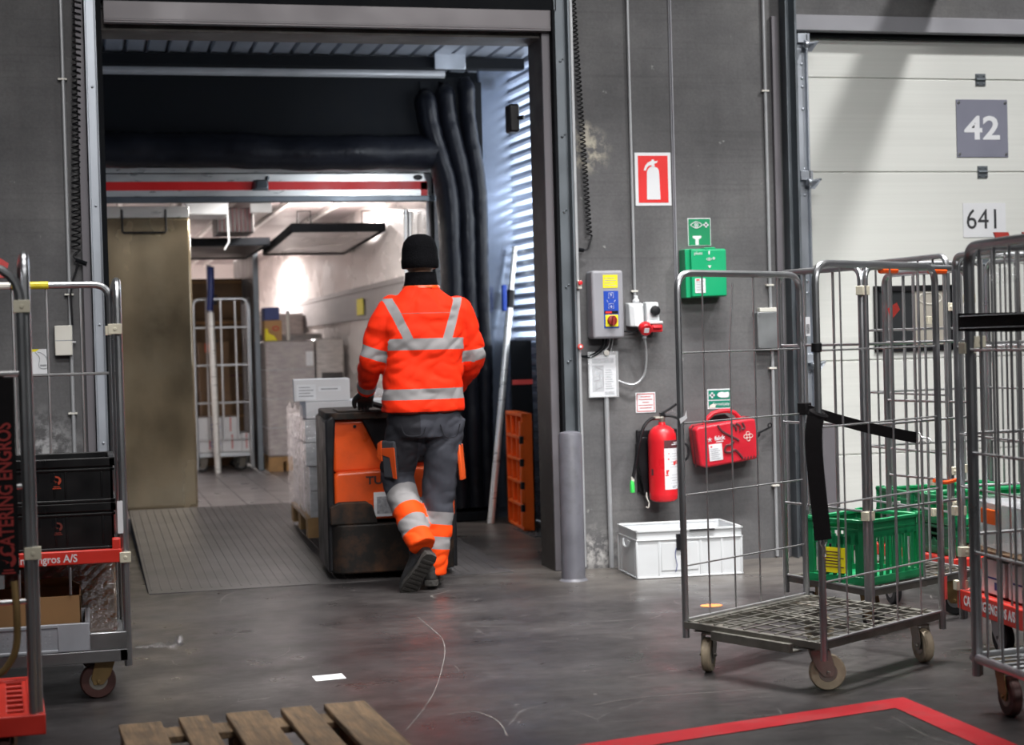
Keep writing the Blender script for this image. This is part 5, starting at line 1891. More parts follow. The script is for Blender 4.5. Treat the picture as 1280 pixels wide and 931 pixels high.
# rear frame
g = G().box(-.06, 2.645, -.02, .06, 2.280, 2.47)
g.box(-.06, 2.645, -.03, .06, 2.475, 2.512)
hdr = g.build('rear_header', M['alu'], tr, bevel=.004)
g = G().box(-.02, 2.538, -.0225, -.0195, 2.350, 2.412)
g.box(2.490, 2.540, -.0225, -.0195, 2.285, 2.405)
g.build('red_stripe', M['redsign'], hdr, smooth=0)
G().box(-.06, 2.60, -.026, -.018, 2.468, 2.478).build('black_seal', M['rubber'], hdr)
G().box(-.06, 2.60, -.035, .04, 2.262, 2.305).build('dark_rail', M['galv_dark'], hdr, bevel=.006)
g = G().lathe([(.036, -.02), (.034, -.032), (.03, -.034), (.001, -.034)], (2.47, 0, 2.452), 'y', 20)
for i, v in enumerate(g.v):
    v.z = 2.440 + (v.z - 2.452) * .6
g.build('oval_lamp', M['black'], hdr)
g = G()
g.hexa([(1.235, -.02, 2.345), (1.36, -.02, 2.345), (1.36, -.02, 2.425), (1.25, -.02, 2.425)], [(1.26, -.10, 2.350), (1.35, -.10, 2.350), (1.35, -.085, 2.420), (1.27, -.085, 2.420)])
g.box(1.345, 1.365, -.06, -.02, 2.42, 2.45)
g.build('marker_lamp', M['galv_dark'], hdr, bevel=.01)
g = G().box(2.585, 2.645, -.03, .06, .0, 2.48)
g.build('rear_post', M['alu'], tr, bevel=.004)
G().box(2.572, 2.586, -.026, .05, 0, 2.47).build('post_seal', M['rubber'], tr)
g = G()
for i, (x, m_) in enumerate(((2.42, 'alu'), (2.455, 'galv_dark'), (2.50, 'alu'))):
    G().tube([(x, .45 + i * .12, .02), (x + .03, .40 + i * .12, 2.24)], .016, 10).build('lock_rod', M[m_], tr)
# trailer's own ceiling lamp
area('trailer_lamp', (2.12, 5.6, 2.50), (2.12, 5.7, 0), .7, .12, 170, (1, .95, .92), 175)
area('trailer_lamp_front', (1.6, 12.0, 2.515), (1.6, 12.0, 0), .3, .6, 330, (1, .93, .90), 170)
area('trailer_lamp_rear', (1.35, 3.85, 2.515), (1.5, 4.4, 0), .25, .4, 40, (1, .95, .9), 170)

# ---- insulating bulkheads
o = thing('bulkhead', 'stained insulating bulkhead standing upright at the left of the trailer doorway', 'bulkhead', (.026, 3.90, .102))
g = G().box(0, .80, -.03, .03, .0, 2.20)
g.build('panel', M['bulkhead'], o, bevel=.02)
G().box(-.005, .795, -.036, .036, 2.20, 2.285).build('top_rail', M['alu'], o, bevel=.006)
g = G().tube([(.30, -.035, 2.26), (.30, -.06, 2.10), (.31, -.062, 2.085), (.61, -.062, 2.085), (.62, -.06, 2.10), (.62, -.035, 2.26)], .008, 8)
g.build('pull_handle', M['black'], o)
o = thing('bulkhead', 'insulating bulkhead folded up flat under the trailer roof at the right', 'bulkhead', (1.715, 4.95, 2.27))
o.rotation_euler = (math.radians(-1.6), 0, 0)
G().box(.02, .78, .03, 2.25, 0, .05).build('panel', M['truckwall'], o, bevel=.008)
g = G()
for a in ((0, .80, -.02, .03), (0, .80, 2.24, 2.29), (0, .03, 0, 2.28), (.77, .80, 0, 2.28)):
    g.box(a[0], a[1], a[2], a[3], -.015, .06)
g.build('black_edge', M['rubber'], o, bevel=.012)
for x in (.06, .60):
    G().tube([(x, .0, .05), (x, .0, .16), (x + .11, .0, .16), (x + .11, .0, .05)], .007, 6).build('hanger_loop', M['black'], o)
o = thing('bulkhead', 'insulating bulkhead folded up under the trailer roof in the middle', 'bulkhead', (.88, 6.2, 2.24))
G().box(.02, .78, .03, 2.2, 0, .05).build('panel', M['darkpanel'], o, bevel=.008)
g = G()
for a in ((0, .80, -.02, .03), (0, .80, 2.19, 2.24), (0, .03, 0, 2.23), (.77, .80, 0, 2.23)):
    g.box(a[0], a[1], a[2], a[3], -.015, .06)
g.build('black_edge', M['rubber'], o, bevel=.012)
o = thing('evaporator', 'dark slatted cooling unit hanging under the trailer roof', 'cooling unit', (1.18, 5.6, 2.30))
g = G().box(-.02, .30, 0, .5, .0, .22)
g.build('case', M['darkpanel'], o, bevel=.01)
g = G()
for k in range(8):
    g.box(.0 + k * .036, .018 + k * .036, -.012, 0, .01, .21)
g.build('grille', M['maroon'], o)
o = thing('cargo_lamp', 'white ceiling lamp box beside the standing bulkhead', 'lamp', (.84, 4.6, 2.36))
g = G().box(0, .34, 0, .5, .02, .15)
g.build('case', M['white'], o, bevel=.01)
G().tube([(.33, .0, .02), (.335, .0, -.20), (.30, .02, -.26)], .008, 6).build('cable', M['white'], o)
o = thing('sensor', 'small white sensor box under the trailer roof', 'sensor', (1.50, 5.2, 2.44))
G().box(-.09, .09, -.03, .03, .0, .08).build('case', M['white'], o, bevel=.006)

# swung out dark partition
o = thing('partition', 'dark upright partition panel standing lengthwise inside the trailer', 'partition', (1.70, 7.62, .102))
G().box(-.035, .0, 0, 2.2, .0, 2.17).build('panel', M['darkpanel'], o, bevel=.005)
G().box(-.045, .008, -.02, .02, .0, 2.17).build('edge_trim', M['galv_dark'], o, bevel=.004)

# load bar leaning in front of the cage
o = thing('load_bar', 'telescopic load bar with blue grip standing upright inside the trailer', 'load bar', (1.255, 7.50, .103))
o.rotation_euler = (0, math.radians(-1.0), 0)
G().tube([(0, 0, .0), (0, 0, 1.56)], .032, 14).build('pole', M['alu'], o)
G().tube([(0, 0, 1.5), (0, 0, 2.02)], .024, 12).build('inner_tube', M['galv'], o)
G().tube([(-.01, -.02, 1.58), (.01, -.03, 1.80), (.02, -.02, 2.0)], .032, 10).build('blue_grip', M['bluedeep'], o)

# cage with white cartons inside the trailer
PT = Vector((1.06, 7.72))
T = Cage('roll_cage', 'roll cage inside the trailer with white cartons on its base', PT, PT + Vector((.56, 0)), PT + Vector((0, .72)), 1.80, .30)
T.panel('y0', 3, (1.52, 1.15, .78), rw=.010, hb=.011, r=.016, low=.42)
T.panel('xL', 3, (1.52, 1.15, .78), rw=.009, hb=.009, r=.016)
T.panel('x0', 3, (1.52, 1.15, .78), rw=.009, hb=.009, r=.016)
T.solid_deck('steel', .245, .29, False)
T.castors((.3, .2, .4, .1), inset=.09, tyre='blacktyre', brk='bracket', r=.064)
for ch in list(T.root.children):
    if ch.name.startswith('castor'):
        ch.location.z = .102
        ch.scale.z = .62
for i, (x, z, w_, h, lab) in enumerate(((.02, .292, .24, .17, 'white carton bottom left in the roll cage inside the trailer'), (.265, .292, .19, .17, 'white carton bottom middle in the roll cage inside the trailer'),
                                        (.02, .463, .24, .17, 'white carton upper left in the roll cage inside the trailer'), (.265, .463, .165, .17, 'white carton upper right in the roll cage inside the trailer'),
                                        (.458, .292, .085, .18, 'narrow white carton at the right in the roll cage inside the trailer'))):
    o = thing('carton', lab, 'box', (PT.x + x, PT.y + .04, z), 0, 'white cartons in the trailer cage')
    G().box(0, w_, 0, .40, 0, h).build('body', M['boxwhite'], o, bevel=.002)
    G().box(w_ * .5 - .006, w_ * .5 + .006, -.001, 0, .03, h).build('red_stripe', M['redtape'], o)
    if i in (0, 2):
        g = G()
        g.tube([(w_ * .72 + .05 * math.cos(t), -.001, .08 + .026 * math.sin(t)) for t in [k * PI / 8 for k in range(16)]], .003, 5, True)
        g.build('blue_mark', M['blue'], o)

# tall brown cartons behind the cage
random.seed(4)
zc = .102
for i, h in enumerate((.55, .42, .55, .42)):
    o = thing('carton', ('lowest dark brown carton', 'second dark brown carton from the floor', 'third dark brown carton from the floor', 'topmost dark brown carton')[i] + ' in the stack behind the trailer cage', 'box', (.98, 8.62, zc), 0, 'brown cartons behind the trailer cage')
    G().box(0, .66, 0, .6, 0, h - .004).build('body', M['cardboard2'], o, bevel=.004)
    g = G().box(.30, .40, -.001, 0, h * .35, h * .6)
    g.build('print', M['ink'], o)
    G().box(.0, .66, -.0012, -.0002, h - .05, h - .03).build('tape_strip', M['maroon'] if i == 1 else M['cardboard'], o)
    zc += h
o = thing('carton', 'small orange carton on the top rail inside the trailer cage', 'box', (PT.x + .09, PT.y + .35, .637), 0)
G().box(0, .30, 0, .22, 0, .24).build('body', M['cardboard2'], o, bevel=.002)
o2 = thing('carton', 'small orange topped carton inside the trailer cage above the white cartons', 'box', (PT.x + .08, PT.y + .36, .879), 0)
G().box(0, .30, 0, .2, 0, .50).build('body', M['cardboard2'], o2, bevel=.002)
G().box(.06, .13, -.001, 0, .40, .49).build('orange_print', M['truckorange'], o2)
o['label'] = 'dark carton inside the trailer cage directly on the white cartons'

# wrapped pallets
def wrapped_pallet(label, x, y, W_, D_, H_, col, rows, seed):
    o = thing('wrapped_pallet', label, 'pallet load', (x, y, .102))
    random.seed(seed)
    G().box(0, W_, 0, D_, .145, H_).build('load', M[col], o, bevel=.02)
    g = G()
    for k in range(1, rows):
        z = .145 + (H_ - .145) * k / rows
        g.box(-.002, W_ + .002, -.002, D_ + .002, z - .004, z + .004)
    g.build('layer_gap', M['greyink'], o)
    pg = G()
    for yy in (0, D_ / 2 - .05, D_ - .1):
        pg.box(0, W_, yy, yy + .1, .10, .143)
    for xx in (0, W_ / 2 - .07, W_ - .14):
        for yy in (0, D_ / 2 - .05, D_ - .1):
            pg.box(xx, xx + .14, yy, yy + .1, .02, .10)
        pg.box(xx, xx + .14, 0, D_, 0, .02)
    pg.build('pallet', M['wood2'], o)
    return o


M['wrapgrey'] = wrap_mat('film wrapped grey load', (.40, .36, .36))
M['wrappale'] = wrap_mat('film wrapped pale load', (.52, .48, .46))
wrapped_pallet('film wrapped grey pallet load with bright cartons on top, deep in the trailer', 1.73, 7.35, .48, .8, 1.27, 'wrapgrey', 4, 1)
o = wrapped_pallet('film wrapped pale pallet load against the right trailer wall', 2.22, 7.35, .275, 1.0, 1.28, 'wrappale', 3, 2)
G().box(.05, .26, -.003, -.001, .5, .95).build('dark_patch', M['darkpanel'], o)
G().box(-.10, -.03, -.004, -.002, 1.02, 1.16).build('white_label', M['paper'], o)
o = thing('carton', 'tan carton with red print on the grey wrapped pallet', 'box', (1.74, 7.45, 1.374))
G().box(0, .165, 0, .3, 0, .20).build('body', mat('tan carton', (.50, .29, .13), .7, 0, .08, 6), o, bevel=.003)
g = G()
g.tube([(.105 + .028 * math.cos(t), -.001, .12 + .018 * math.sin(t)) for t in [i * PI / 8 for i in range(16)]], .007, 5, True)
g.build('red_print', M['redtape'], o)
o = thing('carton', 'deep blue carton on top of the tan carton', 'box', (1.74, 7.45, 1.576))
G().box(0, .145, 0, .3, 0, .125).build('body', M['bluedeep'], o, bevel=.003)
o = thing('plastic_bag', 'yellow plastic bag in front of the tan carton', 'bag', (1.735, 7.40, 1.374))
g = G().loft([[(.0 + a * .12, b * .04, z) for a, b in ((0, 0), (1, 0), (1, 1), (0, 1))] for a_, z in ((0, 0),)] + [[(.0 + .09 * a, b * .04, .05) for a, b in ((0, 0), (1, 0), (1, 1), (0, 1))], [(.0 + .035 * a, b * .04, .075) for a, b in ((0, 0), (1, 0), (1, 1), (0, 1))], [(.0 + .03 * a, b * .04, .12) for a, b in ((0, 0), (1, 0), (1, 1), (0, 1))]])
g.build('body', M['yellow'], o, bevel=.006)
o = thing('post', 'short upright white post with bright tip beside the tan carton', 'post', (1.965, 7.45, 1.374))
G().tube([(0, 0, 0), (0, 0, .26)], .016, 10).build('shaft', M['offwhite'], o)
G().lathe([(.001, -.02), (.018, -.012), (.021, 0), (.018, .012), (.001, .02)], (0, 0, .275), n=12).build('tip', M['white'], o)
for i, y in enumerate((8.9, 10.4)):
    wrapped_pallet(('film wrapped tall pale load behind the grey pallet', 'film wrapped tall pale load at the far end of the trailer')[i], 1.80, y, .70, 1.1, (1.35, 1.6)[i], 'wrappale', 3, 6 + i)
for i, z in enumerate((1.46,)):
    o = thing('label', 'yellow label on the lashing rail of the trailer', 'label', (2.503, 6.15, 1.66))
    G().box(-.003, 0, 0, .38, -.075, .075).build('sheet', M['yellow'], o)

# ---- dock house items
o = thing('support_pole', 'silver telescopic pole with blue clamp leaning in the dock house', 'pole', (2.80, 2.62, .0))
top = Vector((3.105 - 2.80, 2.90 - 2.62, 1.99))
G().tube([(0, 0, .0), tuple(top * .80)], .026, 14).build('outer_tube', M['alu'], o)
G().tube([tuple(top * .78), tuple(top)], .020, 12).build('inner_tube', M['alu'], o)
G().tube([tuple(top * .775), tuple(top * .84)], .032, 12).build('collar', M['black'], o)
c_ = top * .80
G().box(c_.x - .065, c_.x - .03, c_.y - .03, c_.y + .01, c_.z - .07, c_.z + .12).build('clamp', M['blue'], o, bevel=.008)
o = thing('plastic_pallet', 'orange plastic pallet standing on edge behind the dock jamb', 'pallet', (2.885, 2.0, .006), math.radians(-4))
g = G()
g.box(.035, .075, 0, .62, 0, .80)
for k in range(6):
    g.box(.0, .04, 0, .62, k * .155, k * .155 + .022)
for y in (0, .2, .4, .6):
    g.box(.0, .04, y, y + .02, 0, .80)
pp = g.build('deck', M['orangepl'], o, bevel=.004)
for k in range(5):
    G().box(-.012, .012, -.008, .05, .03 + k * .155, .125 + k * .155).build('foot', M['orangepl'], o, bevel=.004)
for k in range(4):
    G().box(-.014, .010, -.010, .03, .13 + k * .155, .178 + k * .155).build('clip', M['black'], o, bevel=.003)
o = thing('black_board', 'plain black board with a red bar standing behind the orange pallet', 'board', (2.985, 2.62, .003))
G().box(0, .15, 0, .03, 0, 1.30).build('board', M['rubber'], o)  # plain black slab filling the dark band behind the pallet
G().box(.0, .15, -.012, 0, .985, 1.02).build('red_bar', M['redtape'], o)
# dock lamp on the jamb
o = thing('dock_lamp', 'black dock lamp mounted high on the inner jamb', 'lamp', (2.455, .36, 2.58))
g = G().box(-.03, .03, -.06, .05, -.08, .08)
g.build('housing', M['black'], o, bevel=.01)
G().tube([(.0, -.03, .0), (.05, -.08, .0)], .012, 8).build('arm', M['black'], o)
sl = bpy.data.lights.new('dock_lamp_beam', 'SPOT')
sl.energy = 90
sl.spot_size = math.radians(75)
sl.spot_blend = .7
sl.shadow_soft_size = .07
sl.color = (.86, .92, 1)
so = bpy.data.objects.new('dock_lamp_beam', sl)
C.objects.link(so)
so.location = (2.50, .46, 2.50)
so.rotation_euler = (Vector((2.80, 3.4, 2.1)) - Vector(so.location)).to_track_quat('-Z', 'Y').to_euler()

# ---- pallet truck and its load
SLOPE = math.atan(.116 / 3.72)
ft = thing('pallet_truck', 'orange electric pallet truck with black bumper carrying the wrapped load', 'pallet truck', (1.295, .10, .012), math.radians(-2.0))
ft.rotation_euler.x = SLOPE
W_ = .70
def rbox(g, x0, x1, y0, y1, z0, z1, r, n=5):
    """upright block with rounded vertical corners"""
    poly = []
    for cx_, cy_, a0 in ((x1 - r, y1 - r, 0), (x0 + r, y1 - r, 90), (x0 + r, y0 + r, 180), (x1 - r, y0 + r, 270)):
        for i in range(n + 1):
            a = math.radians(a0 + 90 * i / n)
            poly.append((cx_ + r * math.cos(a), cy_ + r * math.sin(a)))
    return g.prism(poly, z0, z1, 'xy')
g = G()
rbox(g, .0, W_, -.02, .52, .03, .30, .09)
g.prism([(.0, .30), (.0, .40), (.05, .425), (.20, .425), (.235, .40), (.26, .31), (.26, .30)], -.012, .18, 'xz')
g.build('bumper', M['bumper'], ft, bevel=.02, seg=3)
g = G()
g.prism([(.03, .40), (.03, .565), (.05, .585), (.47, .600), (.60, .600), (.70, .585), (.70, .32), (.21, .32), (.19, .40)], .02, .5, 'xz')
g.build('lower_cover', M['truckorange'], ft, bevel=.025, seg=3)
g = G()
g.prism([(.03, .58), (.70, .58), (.70, .875), (.03, .875)], .07, .5, 'xz')
g.build('upper_cover', M['truckorange'], ft, bevel=.02, seg=3)
g = G()
g.hexa([(.28, .06, .86), (.68, .06, .86), (.68, .12, .86), (.28, .12, .86)][::-1], [(.28, .055, .905), (.68, .055, .905), (.68, .12, .905), (.28, .12, .905)][::-1])
g.prism([(.185, .885), (.70, .885), (.70, .62), (.42, .622), (.34, .645), (.275, .70)], .045, .09, 'xz')
g.build('control_panel', M['black'], ft, bevel=.012, seg=3)
g = G()
rbox(g, -.005, W_ + .005, .03, .52, .875, .915, .06)
g.box(.06, .62, .05, .30, .915, .925)
g.build('top_cover', M['bumper'], ft, bevel=.012)
G().prism([(-.01, .03), (-.012, .87), (.03, .90), (.045, .87), (.03, .60), (.035, .05)], .03, .56, 'xz').build('side_frame', M['black'], ft, bevel=.01)
g = G().prism([(W_ + .01, .03), (W_ + .012, .87), (W_ - .03, .90), (W_ - .045, .87), (W_ - .03, .60), (W_ - .035, .05)][::-1], .03, .56, 'xz')
g.build('side_frame', M['black'], ft, bevel=.01)
G().lathe([(.009, .068), (.009, .060), (.001, .060)], (.155, 0, .835), 'y', 12).build('bolt', M['black'], ft)
g = G().text('TUK', .062, (.275, .0185, .535), (1, 0, 0), (0, 0, 1), 'CENTER', .001, .0015, 1.15)
g.build('lettering', M['ink'], ft)
g = G().box(.245, .345, .0165, .0195, .335, .470)
pl_ = g.build('type_plate', M['paper'], ft)
G().box(.262, .345, .0155, .0165, .35, .445).build('plate_picture', M['greyink'], pl_)
g = G().box(.06, .67, .50, 1.0, .10, .80)
g.build('battery_case', M['bumper'], ft, bevel=.01)
for x in (.10, .46):
    G().box(x, x + .18, .95, 2.15, .075, .124).build('fork', M['bumper'], ft, bevel=.006)
for x in (.13, .49):
    g = G().lathe([(.02, 0), (.035, .005), (.035, .085), (.02, .09)], (x, 1.95, .036), 'x', 14)
    g.build('load_wheel', M['blacktyre'], ft)
g = G().lathe([(.03, 0), (.10, .008), (.10, .072), (.03, .08)], (.33, .35, .10), 'x', 20)
g.build('drive_wheel', M['blacktyre'], ft)
# tiller
g = G().tube([(.34, .06, .90), (.30, .02, .945), (.24, .02, .962), (.20, .02, .962)], .016, 10)
g.build('tiller', M['black'], ft)

# load on the forks
o = thing('pallet', 'wooden pallet under the wrapped white load on the forks', 'pallet', (1.325, 1.30, .115), math.radians(-2.0))
PWd, PLn = .80, 1.20
g = G()
for i in range(5):
    x = (0, .17, .3275, .53, .655)[i]
    g.box(x, x + (.145, .10, .145, .10, .145)[i], 0, PLn, .10, .122)
g.build('top_board', M['wood2'], o)
g = G()
for y in (0, PLn / 2 - .07, PLn - .145):
    g.box(0, PWd, y, y + .145, .078, .10)
g.build('cross_board', M['wood2'], o)
for x in (0, .35, .70):
    for y in (0, PLn / 2 - .07, PLn - .145):
        G().box(x, x + .10, y, y + .145, 0, .078).build('block', M['wood2'], o)
M['wrapwhite'] = wrap_mat('film wrapped white cartons', (.60, .60, .62), (.40, .38, .37))
lx, ly, lz = 1.325, 1.30, .239
k = 0
rng = random.Random(9)
def turn(a, b, z_):
    t_ = math.radians(-2.0)
    return (lx + a * math.cos(t_) - b * math.sin(t_), ly + a * math.sin(t_) + b * math.cos(t_), z_)


names = {0: 'bottom', 1: 'second', 2: 'third', 3: 'fourth'}
rows = ((.165, 0), (.155, 0), (.145, -.012), (.145, -.012))
z = lz
for r_, (h, inset) in enumerate(rows):
    for c_i in range(2):
        for d_i in range(3):
            o = thing('carton', 'film wrapped white carton on the pallet truck: %s layer, %s column, %s row' % (names[r_], ('left', 'right')[c_i], ('front', 'middle', 'rear')[d_i]), 'box', turn(c_i * .40 + rng.uniform(-.002, .001) + (.02 if r_ < 2 else 0) * (1 - c_i), d_i * .40 + inset + .012, z), math.radians(-2.0), 'wrapped cartons on the pallet truck')
            G().box(0, .394 - (.02 if r_ < 2 else 0) * (1 - c_i), 0, .395, 0, h - .003).build('body', M['wrapwhite'], o, bevel=.004)
            if c_i == 0 and d_i == 0 and r_ == 1:
                pass
    z += h
o = thing('carton', 'plain white carton on the wrapped layers, half hidden by the pallet truck', 'box', (lx + .01, ly + .02, z + .002), math.radians(-2.0))
G().box(0, .60, 0, .42, 0, .105).build('body', M['boxwhite'], o, bevel=.004)
G().box(.28, .30, -.001, .421, .1045, .1058).build('tape', M['paper'], o)
o = thing('carton', 'white carton with two labels on top of the load', 'box', (lx - .055, ly + .06, z + .109), math.radians(-6))
G().box(0, .345, 0, .36, 0, .135).build('body', M['boxwhite'], o, bevel=.003)
g = G().box(.015, .135, -.0012, -.0002, .01, .105)
g.box(.15, .29, -.0012, -.0002, .06, .09)
g.build('label', M['paper'], o)
g = G()
for k in range(4):
    g.box(.03, .12 - .02 * (k % 2), -.002, -.0012, .03 + k * .018, .036 + k * .018)
g.box(.165, .27, -.002, -.0012, .07, .078)
g.build('label_print', M['greyink'], o)
G().box(.0, .345, .16, .20, .1345, .1358).build('tape', M['paper'], o)
# film sheet around the load corner
random.seed(21)
g = G()
nx_, nz_ = 26, 24
vs = []
for i in range(nz_ + 1):
    for j in range(nx_ + 1):
        vs.append((-.009 + random.uniform(-.006, .001), 1.22 * j / nx_ - .01, .0 + .68 * i / nz_ + (.02 * math.sin(j * .7) if i == nz_ else 0)))
g.add(vs, [(i * (nx_ + 1) + j, i * (nx_ + 1) + j + 1, (i + 1) * (nx_ + 1) + j + 1, (i + 1) * (nx_ + 1) + j) for i in range(nz_) for j in range(nx_)])
vs = []
for i in range(nz_ + 1):
    for j in range(13):
        vs.append((-.006 + .80 * j / 12, -.014 + random.uniform(-.008, .001), .0 + .66 * i / nz_ + (random.uniform(-.02, .02) if i == nz_ else 0)))
g.add(vs, [(i * 13 + j, i * 13 + j + 1, (i + 1) * 13 + j + 1, (i + 1) * 13 + j) for i in range(nz_) for j in range(12)])
o = g.build('stretch_film', M['film'], smooth=0)
o.location = (lx - .002, ly - .006, .236)
o.rotation_euler = (0, 0, math.radians(-2.0))
tag(o, 'clear crinkled stretch film around the load on the pallet truck', 'stretch film')
o = thing('plastic_scrap', 'crumpled clear film lying on the load beside the hand', 'plastic scrap', (lx + .36, ly + .05, z + .111))
g = G()
vs = []
for i in range(8):
    for j in range(8):
        vs.append((.03 * j + random.uniform(-.008, .008), .03 * i + random.uniform(-.008, .008), .05 * math.exp(-((i - 3.5) ** 2 + (j - 3.5) ** 2) / 9) + random.uniform(0, .03)))
g.add(vs, [(i * 8 + j, i * 8 + j + 1, (i + 1) * 8 + j + 1, (i + 1) * 8 + j) for i in range(7) for j in range(7)])
g.build('film', M['film'], o, smooth=0)

# ================================================================ loose things on the hall floor
o = thing('pallet', 'weathered wooden euro pallet lying at the bottom edge of the picture', 'pallet', (.075, -3.80, 0), math.radians(2.6))
for x, wd, dy in ((.0, .13, -.02), (.185, .092, .01), (.332, .13, .012), (.505, .10, .015), (.645, .135, .02)):
    g = G().box(x, x + wd, -1.2 + dy, dy, .122, .144)
    g.build('top_board', M['wood'], o, bevel=.004)
for y in (-.145, -.67, -1.2):
    G().box(0.005, .795, y - .01, y + .135 - .01, .10, .122).build('cross_board', M['wood'], o, bevel=.003)
for x in (0.0, .3275, .655):
    for y in (-.145, -.67, -1.2):
        G().box(x + .005, x + .14, y - .01, y + .135 - .012, .022, .10).build('block', M['wood'], o, bevel=.003)
    G().box(x + .01, x + .11, -1.2, -.01, 0, .022).build('bottom_board', M['wood'], o, bevel=.003)
o = thing('paper_slip', 'small white paper slip lying on the floor', 'paper', (.90, -2.59, .001), math.radians(1))
G().add([(-.062, -.055, 0), (.058, -.045, 0), (.056, .052, .002), (-.062, .055, .0)], [(0, 1, 2, 3)]).build('slip', M['paper'], o, smooth=0)
o = thing('plastic_scrap', 'crumpled strip of clear film on the floor beside the left cage', 'plastic scrap', (.19, -1.66, .001))
random.seed(8)
g = G()
vs = []
for i in range(14):
    for j in range(5):
        t = i / 13
        wd = .02 + .05 * t ** 2
        vs.append((.20 * t, -.06 * t + (j - 2) * wd * .5 + random.uniform(-.01, .01), .004 + random.uniform(0, .018 + .05 * t * t)))
g.add(vs, [(i * 5 + j, i * 5 + j + 1, (i + 1) * 5 + j + 1, (i + 1) * 5 + j) for i in range(13) for j in range(4)])
g.build('film', M['film'], o, smooth=0)
# ================================================================ the worker
def fuse(g, voxel, it=4, fac=.5):
    """one continuous surface from overlapping volumes"""
    me = g.mesh('tmp', [])
    ob = bpy.data.objects.new('tmp', me)
    C.objects.link(ob)
    r = ob.modifiers.new('r', 'REMESH')
    r.mode = 'VOXEL'
    r.voxel_size = voxel
    if it:
        s_ = ob.modifiers.new('s', 'SMOOTH')
        s_.factor = fac
        s_.iterations = it
    dg = bpy.context.evaluated_depsgraph_get()
    out = bpy.data.meshes.new_from_object(ob.evaluated_get(dg))
    bpy.data.objects.remove(ob)
    bpy.data.meshes.remove(me)
    return out


def put(me, name, m_, parent):
    me.name = name
    me.materials.clear()
    me.materials.append(m_)
    me.shade_smooth()
    ob = bpy.data.objects.new(name, me)
    C.objects.link(ob)
    ob.parent = parent
    return ob


def ell(cx, cy, z, rx, ry, n=24, e=2.3, tilt=0):
    out = []
    for j in range(n):
        t = 2 * PI * j / n
        c, s_ = math.cos(t), math.sin(t)
        out.append((cx + rx * math.copysign(abs(c) ** (2 / e), c), cy + ry * math.copysign(abs(s_) ** (2 / e), s_), z + tilt * c))
    return out


def limb(g, pts, n=18):
    """pts: (x, y, z, radius)"""
    P = spline([p[:3] for p in pts], 8)
    R = [v.x for v in spline([(p[3], 0, 0) for p in pts], 8)]
    return g.tube(P, 0, n, rr=R)


def ball(g, c, rx, ry, rz, n=16, M_=None):
    c = Vector(c)
    rings = []
    for i in range(1, n):
        a = PI * i / n
        ring = [Vector((rx * math.sin(a) * math.cos(t), ry * math.sin(a) * math.sin(t), -rz * math.cos(a))) for t in [2 * PI * j / n for j in range(n)]]
        rings.append([c + (M_ @ p if M_ else p) for p in ring])
    return g.loft(rings)


def seg_t(p, a, b):
    d = b - a
    t = max(0, min(1, (p - a).dot(d) / d.dot(d)))
    return t, (p - a - d * t).length


man = thing('person', 'person in orange hi-vis jacket, grey trousers and black beanie walking behind the pallet truck', 'person', (1.76, -.36, 0))
SL, SR = V(-.185, 0, 1.475), V(.190, -.005, 1.465)
EL, ER = V(-.285, .03, 1.215), V(.262, .015, 1.205)
WL, WR = V(-.275, .27, 1.055), V(.205, .26, 1.04)
HL, HR = V(-.105, .01, .90), V(.095, 0, .90)
KL, KR = V(-.150, .10, .545), V(.060, .015, .495)
AL, AR = V(-.075, -.15, .250), V(.012, .0, .085)

# body, one surface: head with face, neck, trunk, limbs
g = G()
hc = V(-.012, .015, 1.735)
ball(g, hc + V(0, 0, .012), .078, .097, .112)
ball(g, hc + V(0, .045, -.055), .052, .050, .060)
ball(g, hc + V(0, .102, -.012), .012, .018, .022)
ball(g, hc + V(0, .098, -.030), .017, .013, .011)
ball(g, hc + V(0, .088, -.060), .024, .010, .009)
for s_ in (-1, 1):
    ball(g, hc + V(.030 * s_, .083, .018), .016, .010, .010)
    ball(g, hc + V(.081 * s_, -.004, -.020), .009, .018, .031)
limb(g, [(-.012, .0, 1.46, .075), (-.012, .0, 1.56, .060), (-.012, .008, 1.66, .058)])
g.loft([ell(-.01, 0, z, rx, ry) for z, rx, ry in ((.86, .150, .105), (.95, .160, .110), (1.08, .150, .100), (1.25, .165, .110), (1.40, .185, .110), (1.48, .165, .095), (1.54, .08, .07))])
for S_, E_l, W_l in ((SL, EL, WL), (SR, ER, WR)):
    limb(g, [(*S_, .055), (*((S_ + E_l) / 2), .048), (*E_l, .040), (*((E_l + W_l) / 2), .038), (*W_l, .029)])
    d = (W_l - E_l).normalized()
    limb(g, [(*W_l, .029), (*(W_l + d * .05), .028), (*(W_l + d * .075), .02)])
for H_l, K_l, A_l in ((HL, KL, AL), (HR, KR, AR)):
    limb(g, [(*(H_l + V(0, 0, .02)), .085), (*((H_l + K_l) / 2), .072), (*K_l, .052), (*(K_l * .6 + A_l * .4), .052), (*A_l, .036)])
put(fuse(g, .009, 3), 'body', M['skin'], man)

# beanie
g = G()
bn = [(1.692, .094, .110), (1.700, .098, .114), (1.735, .099, .116), (1.742, .096, .112), (1.79, .094, .110), (1.83, .084, .098), (1.858, .062, .072), (1.871, .034, .040), (1.874, .006, .006)]
g.loft([ell(-.012 + .0 * i, .010, z, rx, ry, 40, 2.1, .0) for i, (z, rx, ry) in enumerate(bn)])
bo = g.build('beanie', M['knit'], man, smooth=60)

